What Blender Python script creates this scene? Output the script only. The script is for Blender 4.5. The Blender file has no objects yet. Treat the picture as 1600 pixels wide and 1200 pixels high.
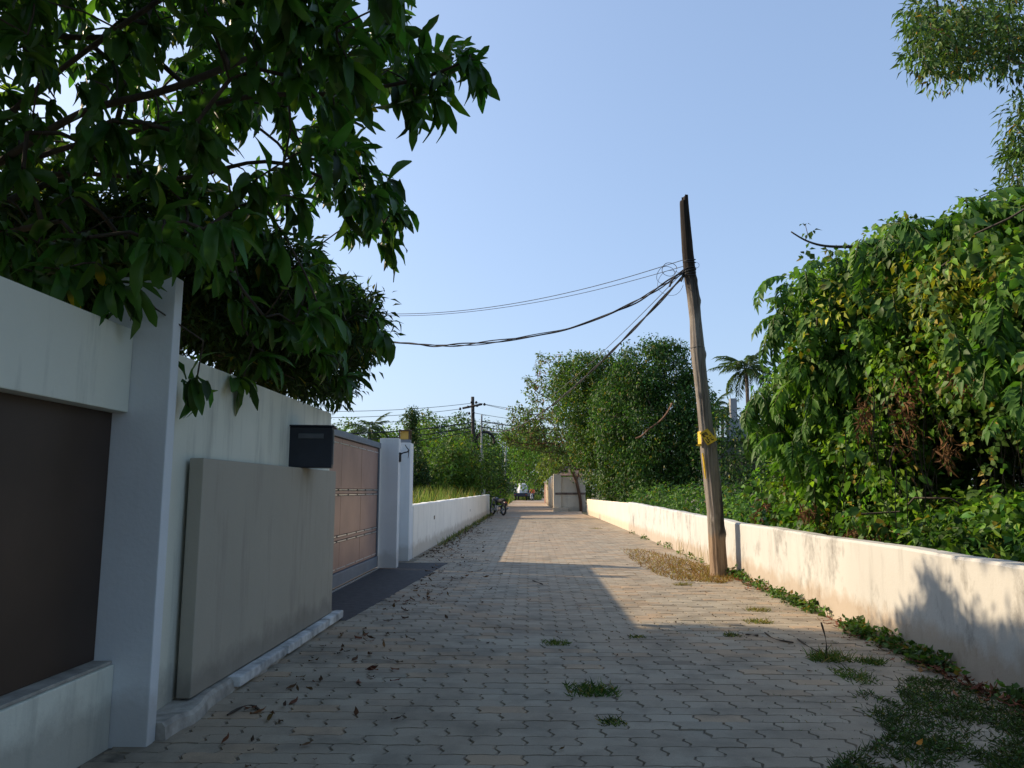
import bpy, bmesh, math, random
import numpy as np
from mathutils import Vector, Matrix
from mathutils.geometry import tessellate_polygon

# ------------------------------------------------------------------ camera, sky, sun, exposure
scene = bpy.context.scene
COL = scene.collection
FPX, CAMH = 1180.0, 1.2                      # focal length in photo pixels (1600 wide), camera height
PITCH = math.atan((767 - 600) / FPX)
YAW = math.atan((828 - 800) / FPX * math.cos(PITCH))
cam_d = bpy.data.cameras.new('camera')
cam = bpy.data.objects.new('camera', cam_d)
COL.objects.link(cam)
cam_d.sensor_width = 36.0
cam_d.lens = 36.0 * FPX / 1600.0
cam_d.clip_start, cam_d.clip_end = 0.05, 3000
cam.location = (0, 0, CAMH)
cam.rotation_euler = (math.pi / 2 + PITCH, 0, YAW)
scene.camera = cam

SUN_EL = math.radians(29.0)
SUN_AZ = math.radians(70.7)                  # to the left of the lane's direction (+Y)
TO_SUN = Vector((-math.sin(SUN_AZ) * math.cos(SUN_EL), math.cos(SUN_AZ) * math.cos(SUN_EL), math.sin(SUN_EL)))
world = bpy.data.worlds.new('World')
scene.world = world
world.use_nodes = True
wn = world.node_tree
for n in list(wn.nodes):
    wn.nodes.remove(n)
sky = wn.nodes.new('ShaderNodeTexSky')
sky.sky_type = 'NISHITA'
sky.sun_disc = False
sky.sun_elevation = SUN_EL
sky.sun_rotation = -SUN_AZ
sky.altitude = 0
sky.air_density = 1.0
sky.dust_density = 2.5
sky.ozone_density = 1.9
bg = wn.nodes.new('ShaderNodeBackground')
bg.inputs['Strength'].default_value = 0.15
wo = wn.nodes.new('ShaderNodeOutputWorld')
# humid air: the whole sky is evened out, less contrast between zenith and horizon
gm = wn.nodes.new('ShaderNodeGamma'); gm.inputs['Gamma'].default_value = 0.55
tn = wn.nodes.new('ShaderNodeMix'); tn.data_type = 'RGBA'; tn.blend_type = 'MULTIPLY'
tn.inputs[0].default_value = 1.0
tn.inputs[7].default_value = (1.12, 1.30, 1.57, 1)
wn.links.new(sky.outputs[0], gm.inputs['Color'])
wn.links.new(gm.outputs[0], tn.inputs[6])
wn.links.new(tn.outputs[2], bg.inputs[0])
wn.links.new(bg.outputs[0], wo.inputs[0])

sun_d = bpy.data.lights.new('sun', 'SUN')
sun_d.energy = 3.25
sun_d.angle = math.radians(0.6)
sun_d.color = (1.0, 0.80, 0.56)
sun = bpy.data.objects.new('sun', sun_d)
COL.objects.link(sun)
sun.rotation_euler = (-TO_SUN).to_track_quat('-Z', 'Y').to_euler()
sun.location = (-20, 10, 20)

scene.view_settings.view_transform = 'Standard'
scene.view_settings.look = 'None'
scene.view_settings.exposure = 0.92
scene.view_settings.gamma = 1.0
scene.view_settings.use_curve_mapping = False
scene.render.engine = 'CYCLES'
scene.cycles.max_bounces = 6
scene.cycles.diffuse_bounces = 3
scene.cycles.glossy_bounces = 2
scene.cycles.transmission_bounces = 3
scene.cycles.transparent_max_bounces = 8

# ------------------------------------------------------------------ helpers
rng = np.random.default_rng(11)
random.seed(5)
_fw = np.array([-math.sin(YAW) * math.cos(PITCH), math.cos(YAW) * math.cos(PITCH), math.sin(PITCH)])
_rt = np.array([math.cos(YAW), math.sin(YAW), 0.0])
_up = np.cross(_rt, _fw)
CAMP = np.array([0, 0, CAMH])


def ray(x, y):
    return _fw * FPX + _rt * (x - 800) + _up * (600 - y)


def at_y(x, y, Y):
    d = ray(x, y)
    return CAMP + d * (Y / d[1])


def ground(x, y, z=0.0):
    d = ray(x, y)
    return CAMP + d * ((z - CAMH) / d[2])


def project(P):
    v = np.atleast_2d(P) - CAMP
    w = v @ _fw
    w = np.where(np.abs(w) < 1e-6, 1e-6, w)
    return 800 + FPX * (v @ _rt) / w, 600 - FPX * (v @ _up) / w, w


def inside(poly, x, y):
    x = np.asarray(x); y = np.asarray(y)
    c = np.zeros(x.shape, bool)
    n = len(poly)
    for i in range(n):
        x0, y0 = poly[i]; x1, y1 = poly[(i + 1) % n]
        if y0 == y1:
            continue
        t = ((y0 > y) != (y1 > y)) & (x < (x1 - x0) * (y - y0) / (y1 - y0) + x0)
        c ^= t
    return c


def tag(o, label=None, cat=None, group=None, kind=None):
    if label: o['label'] = label
    if cat: o['category'] = cat
    if group: o['group'] = group
    if kind: o['kind'] = kind
    return o


def empty(name, loc=(0, 0, 0), rz=0.0, label=None, cat=None, group=None):
    o = bpy.data.objects.new(name, None)
    o.empty_display_size = 0.1
    o.location = loc
    o.rotation_euler = (0, 0, rz)
    COL.objects.link(o)
    return tag(o, label, cat, group)


class MB:
    """collects shapes into one mesh"""
    def __init__(self):
        self.v = []; self.f = []

    def add(self, vs, fs):
        b = len(self.v)
        self.v += [tuple(map(float, p)) for p in vs]
        self.f += [tuple(b + i for i in f) for f in fs]
        return self

    def box(self, x0, x1, y0, y1, z0, z1, M=None):
        vs = [(x, y, z) for z in (z0, z1) for y in (y0, y1) for x in (x0, x1)]
        if M is not None:
            vs = [tuple(M @ Vector(p)) for p in vs]
        return self.add(vs, [(0, 2, 3, 1), (4, 5, 7, 6), (0, 1, 5, 4), (2, 6, 7, 3), (0, 4, 6, 2), (1, 3, 7, 5)])

    def tube(self, pts, rad, n=6, caps=True):
        pts = np.array(pts, float); m = len(pts)
        rad = np.full(m, rad) if np.isscalar(rad) else np.array(rad, float)
        t = np.gradient(pts, axis=0)
        t /= np.linalg.norm(t, axis=1)[:, None] + 1e-9
        ref = np.array([0, 0, 1.0]) if abs(t[0][2]) < 0.9 else np.array([1.0, 0, 0])
        u = np.cross(ref, t[0]); u /= np.linalg.norm(u)
        vs = []
        for i in range(m):
            u = u - t[i] * (u @ t[i]); u /= np.linalg.norm(u) + 1e-9
            w = np.cross(t[i], u)
            for k in range(n):
                a = 2 * math.pi * k / n
                vs.append(pts[i] + rad[i] * (u * math.cos(a) + w * math.sin(a)))
        fs = []
        for i in range(m - 1):
            for k in range(n):
                a = i * n + k; b = i * n + (k + 1) % n
                fs.append((a, b, b + n, a + n))
        if caps:
            fs.append(tuple(range(n - 1, -1, -1)))
            fs.append(tuple(range((m - 1) * n, m * n)))
        return self.add(vs, fs)

    def build(self, name, m, parent=None, smooth=False, bevel=0.0, loc=None):
        me = bpy.data.meshes.new(name)
        me.from_pydata(self.v, [], self.f)
        if bevel > 0:
            bm = bmesh.new(); bm.from_mesh(me)
            es = [e for e in bm.edges if len(e.link_faces) == 2 and e.calc_face_angle(0) > 0.6]
            bmesh.ops.bevel(bm, geom=es, offset=bevel, segments=2, affect='EDGES', profile=0.6)
            bm.to_mesh(me); bm.free()
        if smooth:
            me.polygons.foreach_set('use_smooth', np.ones(len(me.polygons), bool))
        me.materials.append(m)
        o = bpy.data.objects.new(name, me)
        COL.objects.link(o)
        if parent: o.parent = parent
        if loc is not None: o.location = loc
        return o


def np_mesh(name, V, F, m, col=None, smooth=False):
    """V (n,3), F (k,3 or 4) -> mesh with an optional per-vertex colour"""
    me = bpy.data.meshes.new(name)
    k = F.shape[1]
    me.vertices.add(len(V)); me.vertices.foreach_set('co', np.ascontiguousarray(V, np.float32).ravel())
    me.loops.add(F.size); me.loops.foreach_set('vertex_index', np.ascontiguousarray(F, np.int32).ravel())
    me.polygons.add(len(F)); me.polygons.foreach_set('loop_start', np.arange(0, F.size, k, dtype=np.int32))
    if smooth:
        me.polygons.foreach_set('use_smooth', np.ones(len(F), bool))
    if col is not None:
        a = me.color_attributes.new('Col', 'FLOAT_COLOR', 'POINT')
        c = np.ones((len(V), 4), np.float32); c[:, :3] = col
        a.data.foreach_set('color', c.ravel())
    me.update(calc_edges=True)
    me.materials.append(m)
    return me


def link(name, me, parent=None):
    o = bpy.data.objects.new(name, me)
    COL.objects.link(o)
    if parent: o.parent = parent
    return o


def unit(a):
    a = np.asarray(a, float)
    return a / (np.linalg.norm(a, axis=-1, keepdims=True) + 1e-9)


def rvec(n):
    return unit(rng.normal(size=(n, 3)))


# ------------------------------------------------------------------ materials
def new_mat(name):
    m = bpy.data.materials.new(name); m.use_nodes = True
    nt = m.node_tree
    b = nt.nodes['Principled BSDF']
    return m, nt, b


def noise(nt, scale, detail=4, rough=0.55, vec=None, mapscale=None):
    n = nt.nodes.new('ShaderNodeTexNoise')
    n.inputs['Scale'].default_value = scale
    n.inputs['Detail'].default_value = detail
    n.inputs['Roughness'].default_value = rough
    if vec is None:
        vec = nt.nodes.new('ShaderNodeTexCoord').outputs['Object']
    if mapscale:
        mp = nt.nodes.new('ShaderNodeMapping')
        mp.inputs['Scale'].default_value = mapscale
        nt.links.new(vec, mp.inputs['Vector']); vec = mp.outputs['Vector']
    nt.links.new(vec, n.inputs['Vector'])
    return n.outputs['Fac']


def ramp(nt, fac, stops):
    r = nt.nodes.new('ShaderNodeValToRGB')
    e = r.color_ramp.elements
    while len(e) < len(stops): e.new(0.5)
    for el, (p, c) in zip(e, stops):
        el.position = p
        el.color = (c, c, c, 1) if np.isscalar(c) else (*c, 1)
    nt.links.new(fac, r.inputs['Fac'])
    return r.outputs['Color']


def mix(nt, fac, a, b, mode='MIX'):
    n = nt.nodes.new('ShaderNodeMix'); n.data_type = 'RGBA'; n.blend_type = mode
    for sock, val in ((n.inputs[0], fac), (n.inputs[6], a), (n.inputs[7], b)):
        if isinstance(val, bpy.types.NodeSocket): nt.links.new(val, sock)
        elif np.isscalar(val): sock.default_value = val
        else: sock.default_value = (*val, 1)
    return n.outputs[2]


def bump(nt, b, h, strength=0.3, dist=0.01):
    n = nt.nodes.new('ShaderNodeBump')
    n.inputs['Strength'].default_value = strength
    n.inputs['Distance'].default_value = dist
    nt.links.new(h, n.inputs['Height'])
    nt.links.new(n.outputs[0], b.inputs['Normal'])


def simple(name, c, rough=0.6, metal=0.0, var=0.25, scale=8.0, bmp=0.15, spec=0.4):
    """one colour with grain, blotches and a little relief"""
    m, nt, b = new_mat(name)
    f = noise(nt, scale, 5)
    lo = tuple(x * (1 - var) for x in c); hi = tuple(min(1, x * (1 + var)) for x in c)
    nt.links.new(ramp(nt, f, [(0.3, lo), (0.7, hi)]), b.inputs['Base Color'])
    b.inputs['Roughness'].default_value = rough
    b.inputs['Metallic'].default_value = metal
    b.inputs['Specular IOR Level'].default_value = spec
    if bmp: bump(nt, b, noise(nt, scale * 6, 3), bmp, 0.004)
    return m


def plaster(name, c, stain=(0.12, 0.13, 0.12), amount=0.5, base_dirt=0.35, dirt=(0.30, 0.24, 0.17), streak=8.0, mould=0.0):
    """painted render: faint blotches, run-down streaks, mould patches, soil splashed at the foot"""
    m, nt, b = new_mat(name)
    tc = nt.nodes.new('ShaderNodeTexCoord').outputs['Object']
    base = ramp(nt, noise(nt, 1.3, 5, 0.6, tc), [(0.3, tuple(x * 0.90 for x in c)), (0.7, c)])
    st = noise(nt, 1.0, 6, 0.65, tc, (streak, streak, 0.7))
    stm = ramp(nt, st, [(0.52, 0.0), (0.80, amount)])
    colr = mix(nt, stm, base, stain)
    if mould:
        mo = noise(nt, 1.0, 8, 0.72, tc, (2.6, 2.6, 1.7))
        mm = ramp(nt, mo, [(0.53, 0.0), (0.68, mould)])
        colr = mix(nt, mm, colr, stain)
    sep = nt.nodes.new('ShaderNodeSeparateXYZ'); nt.links.new(tc, sep.inputs[0])
    ad = nt.nodes.new('ShaderNodeMath'); ad.operation = 'MULTIPLY_ADD'
    nt.links.new(noise(nt, 5.0, 5, 0.6, tc), ad.inputs[0]); ad.inputs[1].default_value = -0.35
    nt.links.new(sep.outputs['Z'], ad.inputs[2])
    dm = ramp(nt, ad.outputs[0], [(0.0, base_dirt), (0.12, 0.0)])
    # ramp positions clamp at 0: anything low and noisy is soiled
    colr = mix(nt, dm, colr, dirt)
    nt.links.new(colr, b.inputs['Base Color'])
    b.inputs['Roughness'].default_value = 0.75
    b.inputs['Specular IOR Level'].default_value = 0.25
    bump(nt, b, noise(nt, 45, 5, 0.6, tc), 0.25, 0.006)
    return m


def leaf_mat(name, trans=0.35, rough=0.5, spec=0.25, tint=(1.25, 1.35, 0.6)):
    m, nt, b = new_mat(name)
    at = nt.nodes.new('ShaderNodeAttribute'); at.attribute_name = 'Col'
    c = at.outputs['Color']
    nt.links.new(c, b.inputs['Base Color'])
    b.inputs['Roughness'].default_value = rough
    b.inputs['Specular IOR Level'].default_value = spec
    tr = nt.nodes.new('ShaderNodeBsdfTranslucent')
    tc = mix(nt, 1.0, c, tint, 'MULTIPLY')
    nt.links.new(tc, tr.inputs['Color'])
    mx = nt.nodes.new('ShaderNodeMixShader'); mx.inputs[0].default_value = trans
    out = nt.nodes['Material Output']
    nt.links.new(b.outputs[0], mx.inputs[1]); nt.links.new(tr.outputs[0], mx.inputs[2])
    nt.links.new(mx.outputs[0], out.inputs['Surface'])
    return m


def bark_mat(name, c1, c2, scale=6):
    m, nt, b = new_mat(name)
    tc = nt.nodes.new('ShaderNodeTexCoord').outputs['Object']
    f = noise(nt, scale, 6, 0.65, tc, (3, 3, 0.6))
    nt.links.new(ramp(nt, f, [(0.3, c1), (0.7, c2)]), b.inputs['Base Color'])
    b.inputs['Roughness'].default_value = 0.85
    bump(nt, b, f, 0.6, 0.02)
    return m


M = {}
M['white_shade'] = plaster('white_painted_render', (0.76, 0.77, 0.66), stain=(0.22, 0.24, 0.21), amount=0.6, base_dirt=0.5, dirt=(0.22, 0.20, 0.17), streak=6)
M['white_post'] = plaster('white_painted_post', (0.72, 0.76, 0.78), stain=(0.3, 0.32, 0.33), amount=0.25, base_dirt=0.35, dirt=(0.25, 0.22, 0.18), streak=5)
M['white_low'] = plaster('white_low_wall_paint', (0.90, 0.87, 0.78), stain=(0.30, 0.29, 0.26), amount=0.35, base_dirt=0.5, dirt=(0.30, 0.24, 0.17), streak=4)
M['cream_wall'] = plaster('limewashed_roadside_wall', (0.575, 0.565, 0.525), stain=(0.17, 0.16, 0.145), amount=0.42, base_dirt=0.55, dirt=(0.36, 0.25, 0.15), streak=5, mould=0.75)
M['far_wall'] = plaster('cream_far_wall', (0.82, 0.70, 0.54), amount=0.25, base_dirt=0.4, streak=3)
M['grey_slab'] = plaster('grey_cement_slab', (0.42, 0.39, 0.32), stain=(0.19, 0.175, 0.145), amount=0.6, base_dirt=0.4, dirt=(0.10, 0.09, 0.08), streak=5)
M['plinth'] = simple('rough_concrete', (0.34, 0.32, 0.28), 0.9, var=0.4, scale=9, bmp=0.7)
M['kerb'] = simple('worn_white_kerb', (0.52, 0.53, 0.52), 0.85, var=0.5, scale=7, bmp=0.6)
M['brown_sheet'] = simple('dark_brown_sheet', (0.055, 0.035, 0.025), 0.55, var=0.2, scale=2, bmp=0.05)
M['black_paint'] = simple('blue_black_painted_metal', (0.018, 0.024, 0.036), 0.4, var=0.25, scale=5, bmp=0.05)
M['box_inner'] = simple('grey_box_door', (0.10, 0.11, 0.12), 0.45, var=0.2, scale=5, bmp=0.05)
M['gate_sheet'] = simple('copper_brown_gate_panel', (0.40, 0.255, 0.20), 0.42, metal=0.25, var=0.12, scale=2.5, bmp=0.06)
M['gate_frame'] = simple('blue_grey_gate_frame', (0.17, 0.20, 0.235), 0.5, metal=0.2, var=0.15, scale=4, bmp=0.05)
M['gate_trim'] = simple('bright_steel_strip', (0.72, 0.70, 0.66), 0.28, metal=0.7, var=0.12, scale=20, bmp=0.0)
M['gate_dark'] = simple('dark_gate_seam', (0.06, 0.05, 0.045), 0.6, var=0.2)
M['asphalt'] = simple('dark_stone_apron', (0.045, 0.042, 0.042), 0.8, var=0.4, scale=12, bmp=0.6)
M['lamp_yellow'] = simple('amber_lamp_glass', (0.72, 0.47, 0.12), 0.35, var=0.1, scale=4, bmp=0.0)
M['lamp_frame'] = simple('bronze_lamp_frame', (0.10, 0.07, 0.05), 0.5, var=0.2)
M['iron'] = simple('black_iron', (0.015, 0.015, 0.016), 0.5, var=0.3)
M['cable'] = simple('black_cable', (0.02, 0.02, 0.022), 0.6, var=0.2, bmp=0)
M['thin_wire'] = simple('grey_wire', (0.10, 0.10, 0.10), 0.5, var=0.2, bmp=0)
M['sign_yellow'] = simple('yellow_enamel_sign', (0.75, 0.48, 0.03), 0.5, var=0.22, scale=14, bmp=0.05)
M['sign_ink'] = simple('brown_black_lettering', (0.05, 0.028, 0.012), 0.7, var=0.3, bmp=0)
M['steel_pole'] = simple('galvanised_pole', (0.22, 0.24, 0.25), 0.5, metal=0.3, var=0.2)
M['dark_wood'] = bark_mat('tarred_pole_wood', (0.018, 0.015, 0.013), (0.05, 0.042, 0.035))
M['box_cream'] = simple('cream_meter_box', (0.55, 0.50, 0.40), 0.6, var=0.15)
M['white_paper'] = simple('white_plastic_board', (0.72, 0.72, 0.72), 0.6, var=0.08, bmp=0)
M['red_gate'] = simple('red_oxide_gate', (0.28, 0.065, 0.035), 0.6, var=0.25)
M['roof_tile'] = simple('weathered_clay_tile', (0.20, 0.14, 0.11), 0.85, var=0.4, scale=5, bmp=0.4)
M['house_grey'] = plaster('weathered_house_wall', (0.36, 0.36, 0.35), amount=0.5, base_dirt=0.3)
M['house_dark'] = simple('unlit_window_glass', (0.02, 0.022, 0.025), 0.15, var=0.2, bmp=0)
M['rubber'] = simple('tyre_rubber', (0.02, 0.02, 0.02), 0.8, var=0.3)
M['chrome'] = simple('bright_metal', (0.55, 0.56, 0.58), 0.25, metal=0.9, var=0.1, bmp=0)
M['bike_paint'] = simple('dark_motorcycle_paint', (0.02, 0.022, 0.035), 0.3, var=0.2, bmp=0)
M['tarp'] = simple('white_tarpaulin', (0.70, 0.71, 0.72), 0.6, var=0.15, scale=3, bmp=0.2)
M['truck_dark'] = simple('dark_blue_truck_paint', (0.02, 0.03, 0.06), 0.45, var=0.2, bmp=0)
M['shirt_orange'] = simple('orange_cloth', (0.55, 0.15, 0.05), 0.8, var=0.2)
M['skin'] = simple('brown_skin', (0.20, 0.11, 0.07), 0.6, var=0.1, bmp=0)
M['bark_dark'] = bark_mat('dark_mango_bark', (0.030, 0.022, 0.016), (0.085, 0.066, 0.048))
M['bark_grey'] = bark_mat('grey_brown_bark', (0.07, 0.05, 0.035), (0.20, 0.145, 0.095))
M['bark_red'] = bark_mat('red_brown_bark', (0.06, 0.032, 0.018), (0.24, 0.12, 0.06))
M['leaf'] = leaf_mat('green_leaf', 0.38)
M['leaf_gloss'] = leaf_mat('glossy_mango_leaf', 0.48, 0.38, 0.4)
M['leaf_dry'] = leaf_mat('dry_leaf', 0.2, 0.8, 0.1, (1.1, 1.0, 0.8))
M['grass'] = leaf_mat('grass_blade', 0.35, 0.6, 0.25)
M['twig'] = simple('dry_twig', (0.06, 0.045, 0.032), 0.9, var=0.3)
# ------------------------------------------------------------------ ground, lane, pavers
def soil_mat():
    m, nt, b = new_mat('soil_and_low_grass')
    f = noise(nt, 0.6, 8, 0.6); g = noise(nt, 9, 5)
    c = mix(nt, ramp(nt, f, [(0.40, 0.0), (0.6, 1.0)]), (0.13, 0.09, 0.055), (0.06, 0.085, 0.025))
    c = mix(nt, ramp(nt, g, [(0.3, 0.0), (0.8, 0.5)]), c, (0.20, 0.15, 0.09))
    nt.links.new(c, b.inputs['Base Color']); b.inputs['Roughness'].default_value = 0.95
    bump(nt, b, g, 0.6, 0.03)
    return m


def dirt_road_mat():
    m, nt, b = new_mat('dusty_lane_surface')
    f = noise(nt, 1.0, 7, 0.6, None, (0.25, 0.9, 1)); g = noise(nt, 7, 6)
    c = mix(nt, ramp(nt, f, [(0.40, 0.0), (0.62, 1.0)]), (0.36, 0.31, 0.25), (0.30, 0.19, 0.11))
    c = mix(nt, ramp(nt, g, [(0.35, 0.0), (0.75, 0.4)]), c, (0.22, 0.18, 0.14))
    nt.links.new(c, b.inputs['Base Color']); b.inputs['Roughness'].default_value = 0.95
    bump(nt, b, g, 0.5, 0.02)
    return m


def paver_mat():
    m, nt, b = new_mat('cement_paver')
    at = nt.nodes.new('ShaderNodeAttribute'); at.attribute_name = 'Col'
    tcn = nt.nodes.new('ShaderNodeNewGeometry').outputs['Position']
    big = noise(nt, 0.9, 6, 0.6, tcn)
    fine = noise(nt, 120, 4, 0.7, tcn)
    c = mix(nt, ramp(nt, big, [(0.35, 0.0), (0.68, 0.55)]), at.outputs['Color'], (0.40, 0.29, 0.19))
    grime = noise(nt, 2.3, 7, 0.65, tcn)
    c = mix(nt, ramp(nt, grime, [(0.46, 0.0), (0.66, 0.7)]), c, (0.19, 0.165, 0.125))
    c = mix(nt, ramp(nt, fine, [(0.35, 0.30), (0.65, 0.0)]), c, (0.14, 0.125, 0.10))
    nt.links.new(c, b.inputs['Base Color']); b.inputs['Roughness'].default_value = 0.85
    b.inputs['Specular IOR Level'].default_value = 0.25
    bump(nt, b, fine, 0.35, 0.004)
    return m


M['soil'] = soil_mat(); M['dirt_road'] = dirt_road_mat(); M['paver'] = paver_mat()
M['joint'] = simple('sand_filled_joint', (0.19, 0.16, 0.12), 0.95, var=0.55, scale=14, bmp=0.5)

g = MB(); g.add([(-700, -60, -0.035), (700, -60, -0.035), (700, 1500, -0.035), (-700, 1500, -0.035)], [(0, 1, 2, 3)])
tag(g.build('ground', M['soil']), kind='structure')
lane = MB().add([(-2.6, -8, -0.0085), (3.05, -8, -0.0085), (3.05, 36, -0.0085), (-2.6, 36, -0.0085)], [(0, 1, 2, 3)]).build('lane', M['joint'])
tag(lane, kind='structure')
n = 24
vs, fs = [], []
for i in range(n + 1):
    Y = 33.2 + (130 - 33.2) * (i / n) ** 1.5
    l = -2.55 + 0.25 * math.sin(Y * 0.3) - (1.2 if Y > 42 else 0) ; r = 3.0 + 0.2 * math.sin(Y * 0.4 + 1)
    vs += [(l, Y, -0.004 if i else -0.03), (r, Y, -0.004 if i else -0.03)]
for i in range(n):
    fs.append((2 * i, 2 * i + 1, 2 * i + 3, 2 * i + 2))
tag(MB().add(vs, fs).build('dirt_road', M['dirt_road']), kind='structure')

PL, PD, GAP = 0.262, 0.131, 0.0026           # paver module along the row, across, half joint


def paver_outline(inset):
    pts = []
    w, d = PL, PD
    wav = 0.0045
    # long near edge (left to right), period PL/2 so that half-bonded rows fit
    for k in range(5):
        pts.append((w * k / 4, wav * (1 if k % 2 else -1)))
    for dx, t in ((0.015, 0.33), (-0.013, 0.66)):
        pts.append((w + dx, d * t))
    for k in range(4, -1, -1):
        pts.append((w * k / 4, d + wav * (1 if k % 2 else -1)))
    for dx, t in ((-0.013, 0.66), (0.015, 0.33)):
        pts.append((dx, d * t))
    P = np.array(pts)
    c = np.array([w / 2, d / 2])
    nxt = np.roll(P, -1, 0) - P; prv = P - np.roll(P, 1, 0)
    nrm = lambda a: np.stack([-a[:, 1], a[:, 0]], 1) / (np.linalg.norm(a, axis=1)[:, None] + 1e-9)
    nn = nrm(nxt) + nrm(prv); nn /= np.linalg.norm(nn, axis=1)[:, None] + 1e-9
    nn = nn * np.array([1.5, 0.55])                # open, zigzag ends; tight long joints
    return P + nn * inset - c


po_top, po_bot = paver_outline(GAP + 0.0032), paver_outline(GAP)
NP_ = len(po_top)
pv = np.concatenate([np.c_[po_top, np.zeros(NP_)], np.c_[po_bot, np.full(NP_, -0.012)]])


def tri_fan_faces():
    fs = []
    for k in range(NP_):
        fs.append((k, NP_ + k, NP_ + (k + 1) % NP_, (k + 1) % NP_))
    return fs


def paver_color():
    t = rng.random()
    base = np.array([0.395, 0.35, 0.27]) * rng.uniform(0.84, 1.10)
    if t < 0.18: base = base * np.array([1.12, 0.95, 0.82])
    if t > 0.965: base = base * 0.62
    return base


lp = [(0.5 * (i % 2) + c, i) for i in range(-50, 280) for c in range(-10, 13)]
pp = []
for c, r in lp:
    X = (c + 0.5) * PL * 0.995 + 0.10; Y = (r + 0.5) * PD
    if Y < -6 or Y > 35.4: continue
    edge_l = -1.86 if Y < 7.3 else (-1.95 + 0.40 * (Y - 7.3) / 5.5 + 0.12 if Y < 12.9 else -2.02)
    if 7.3 <= Y < 12.9: edge_l = -1.80 + 0.36 * (Y - 7.3) / 5.6
    if X < edge_l: continue
    if X > 2.92 + 0.05 * min(1, max(0, (Y - 5) / 6)): continue
    if Y > 32.5 and rng.random() < (Y - 32.5) / 3.0: continue
    pp.append((X, Y))
pp = np.array(pp)
px, py, pw = project(np.c_[pp, np.zeros(len(pp))])
vis = (px > 150) & (px < 1625) & (py < 1225) & (pw > 0.5)
order = np.argsort(np.where(vis, pw, 1e9))[:300]
single = np.zeros(len(pp), bool); single[order] = True
pm_variants = []
for k in range(10):
    me = bpy.data.meshes.new('paver')
    top = tuple(range(NP_))
    me.from_pydata([tuple(map(float, p)) for p in pv], [], [top] + tri_fan_faces())
    a = me.color_attributes.new('Col', 'FLOAT_COLOR', 'POINT')
    cc = paver_color()
    a.data.foreach_set('color', np.tile(np.r_[cc, 1.0], len(pv)).astype(np.float32))
    me.materials.append(M['paver'])
    pm_variants.append(me)
for i in np.where(single)[0]:
    o = link('paver', pm_variants[int(rng.integers(10))], lane)
    o.location = (pp[i, 0], pp[i, 1], rng.normal(0, 0.0012))
    o.rotation_euler = (rng.normal(0, 0.005), rng.normal(0, 0.004), rng.normal(0, 0.014))
rest = pp[~single]
nR = len(rest)
rot = rng.normal(0, 0.012, nR); tx = rng.normal(0, 0.004, nR); ty = rng.normal(0, 0.0035, nR); dz = rng.normal(0, 0.0012, nR)
base = np.broadcast_to(pv, (nR,) + pv.shape).copy()
zz = base[:, :, 2] + base[:, :, 0] * ty[:, None] + base[:, :, 1] * tx[:, None] + dz[:, None]
xx = base[:, :, 0] * np.cos(rot)[:, None] - base[:, :, 1] * np.sin(rot)[:, None] + rest[:, 0:1]
yy = base[:, :, 0] * np.sin(rot)[:, None] + base[:, :, 1] * np.cos(rot)[:, None] + rest[:, 1:2]
V = np.stack([xx, yy, zz], -1).reshape(-1, 3)
# the top is tessellated (its ends are notched), the skirt split into triangles
tops = [tuple(t_) for t_ in tessellate_polygon([[Vector((p_[0], p_[1], 0)) for p_ in po_top]])]
tops = [t_ if np.cross(po_top[t_[1]] - po_top[t_[0]], po_top[t_[2]] - po_top[t_[0]]) > 0 else t_[::-1] for t_ in tops]
skirt = [t_ for a_, b_, c_, d_ in tri_fan_faces() for t_ in ((a_, b_, c_), (a_, c_, d_))]
Fq = np.array(skirt + tops)
F = (Fq[None] + (np.arange(nR) * len(pv))[:, None, None]).reshape(-1, 3)
cols = np.repeat(np.array([paver_color() for _ in range(nR)]), len(pv), 0)
pf = np_mesh('paver_field', V, F, M['paver'], cols)
pf.polygons.foreach_set('use_smooth', np.zeros(len(F), bool))
o = link('paver_field', pf, lane)
tag(o, kind='stuff')

# dark stone apron in front of the sliding gate
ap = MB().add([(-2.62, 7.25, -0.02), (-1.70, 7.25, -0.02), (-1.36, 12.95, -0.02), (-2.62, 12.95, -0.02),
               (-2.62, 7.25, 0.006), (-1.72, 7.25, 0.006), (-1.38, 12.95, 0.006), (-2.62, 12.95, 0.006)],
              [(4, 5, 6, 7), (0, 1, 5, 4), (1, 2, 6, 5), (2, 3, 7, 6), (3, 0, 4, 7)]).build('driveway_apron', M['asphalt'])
tag(ap, kind='structure')


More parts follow.
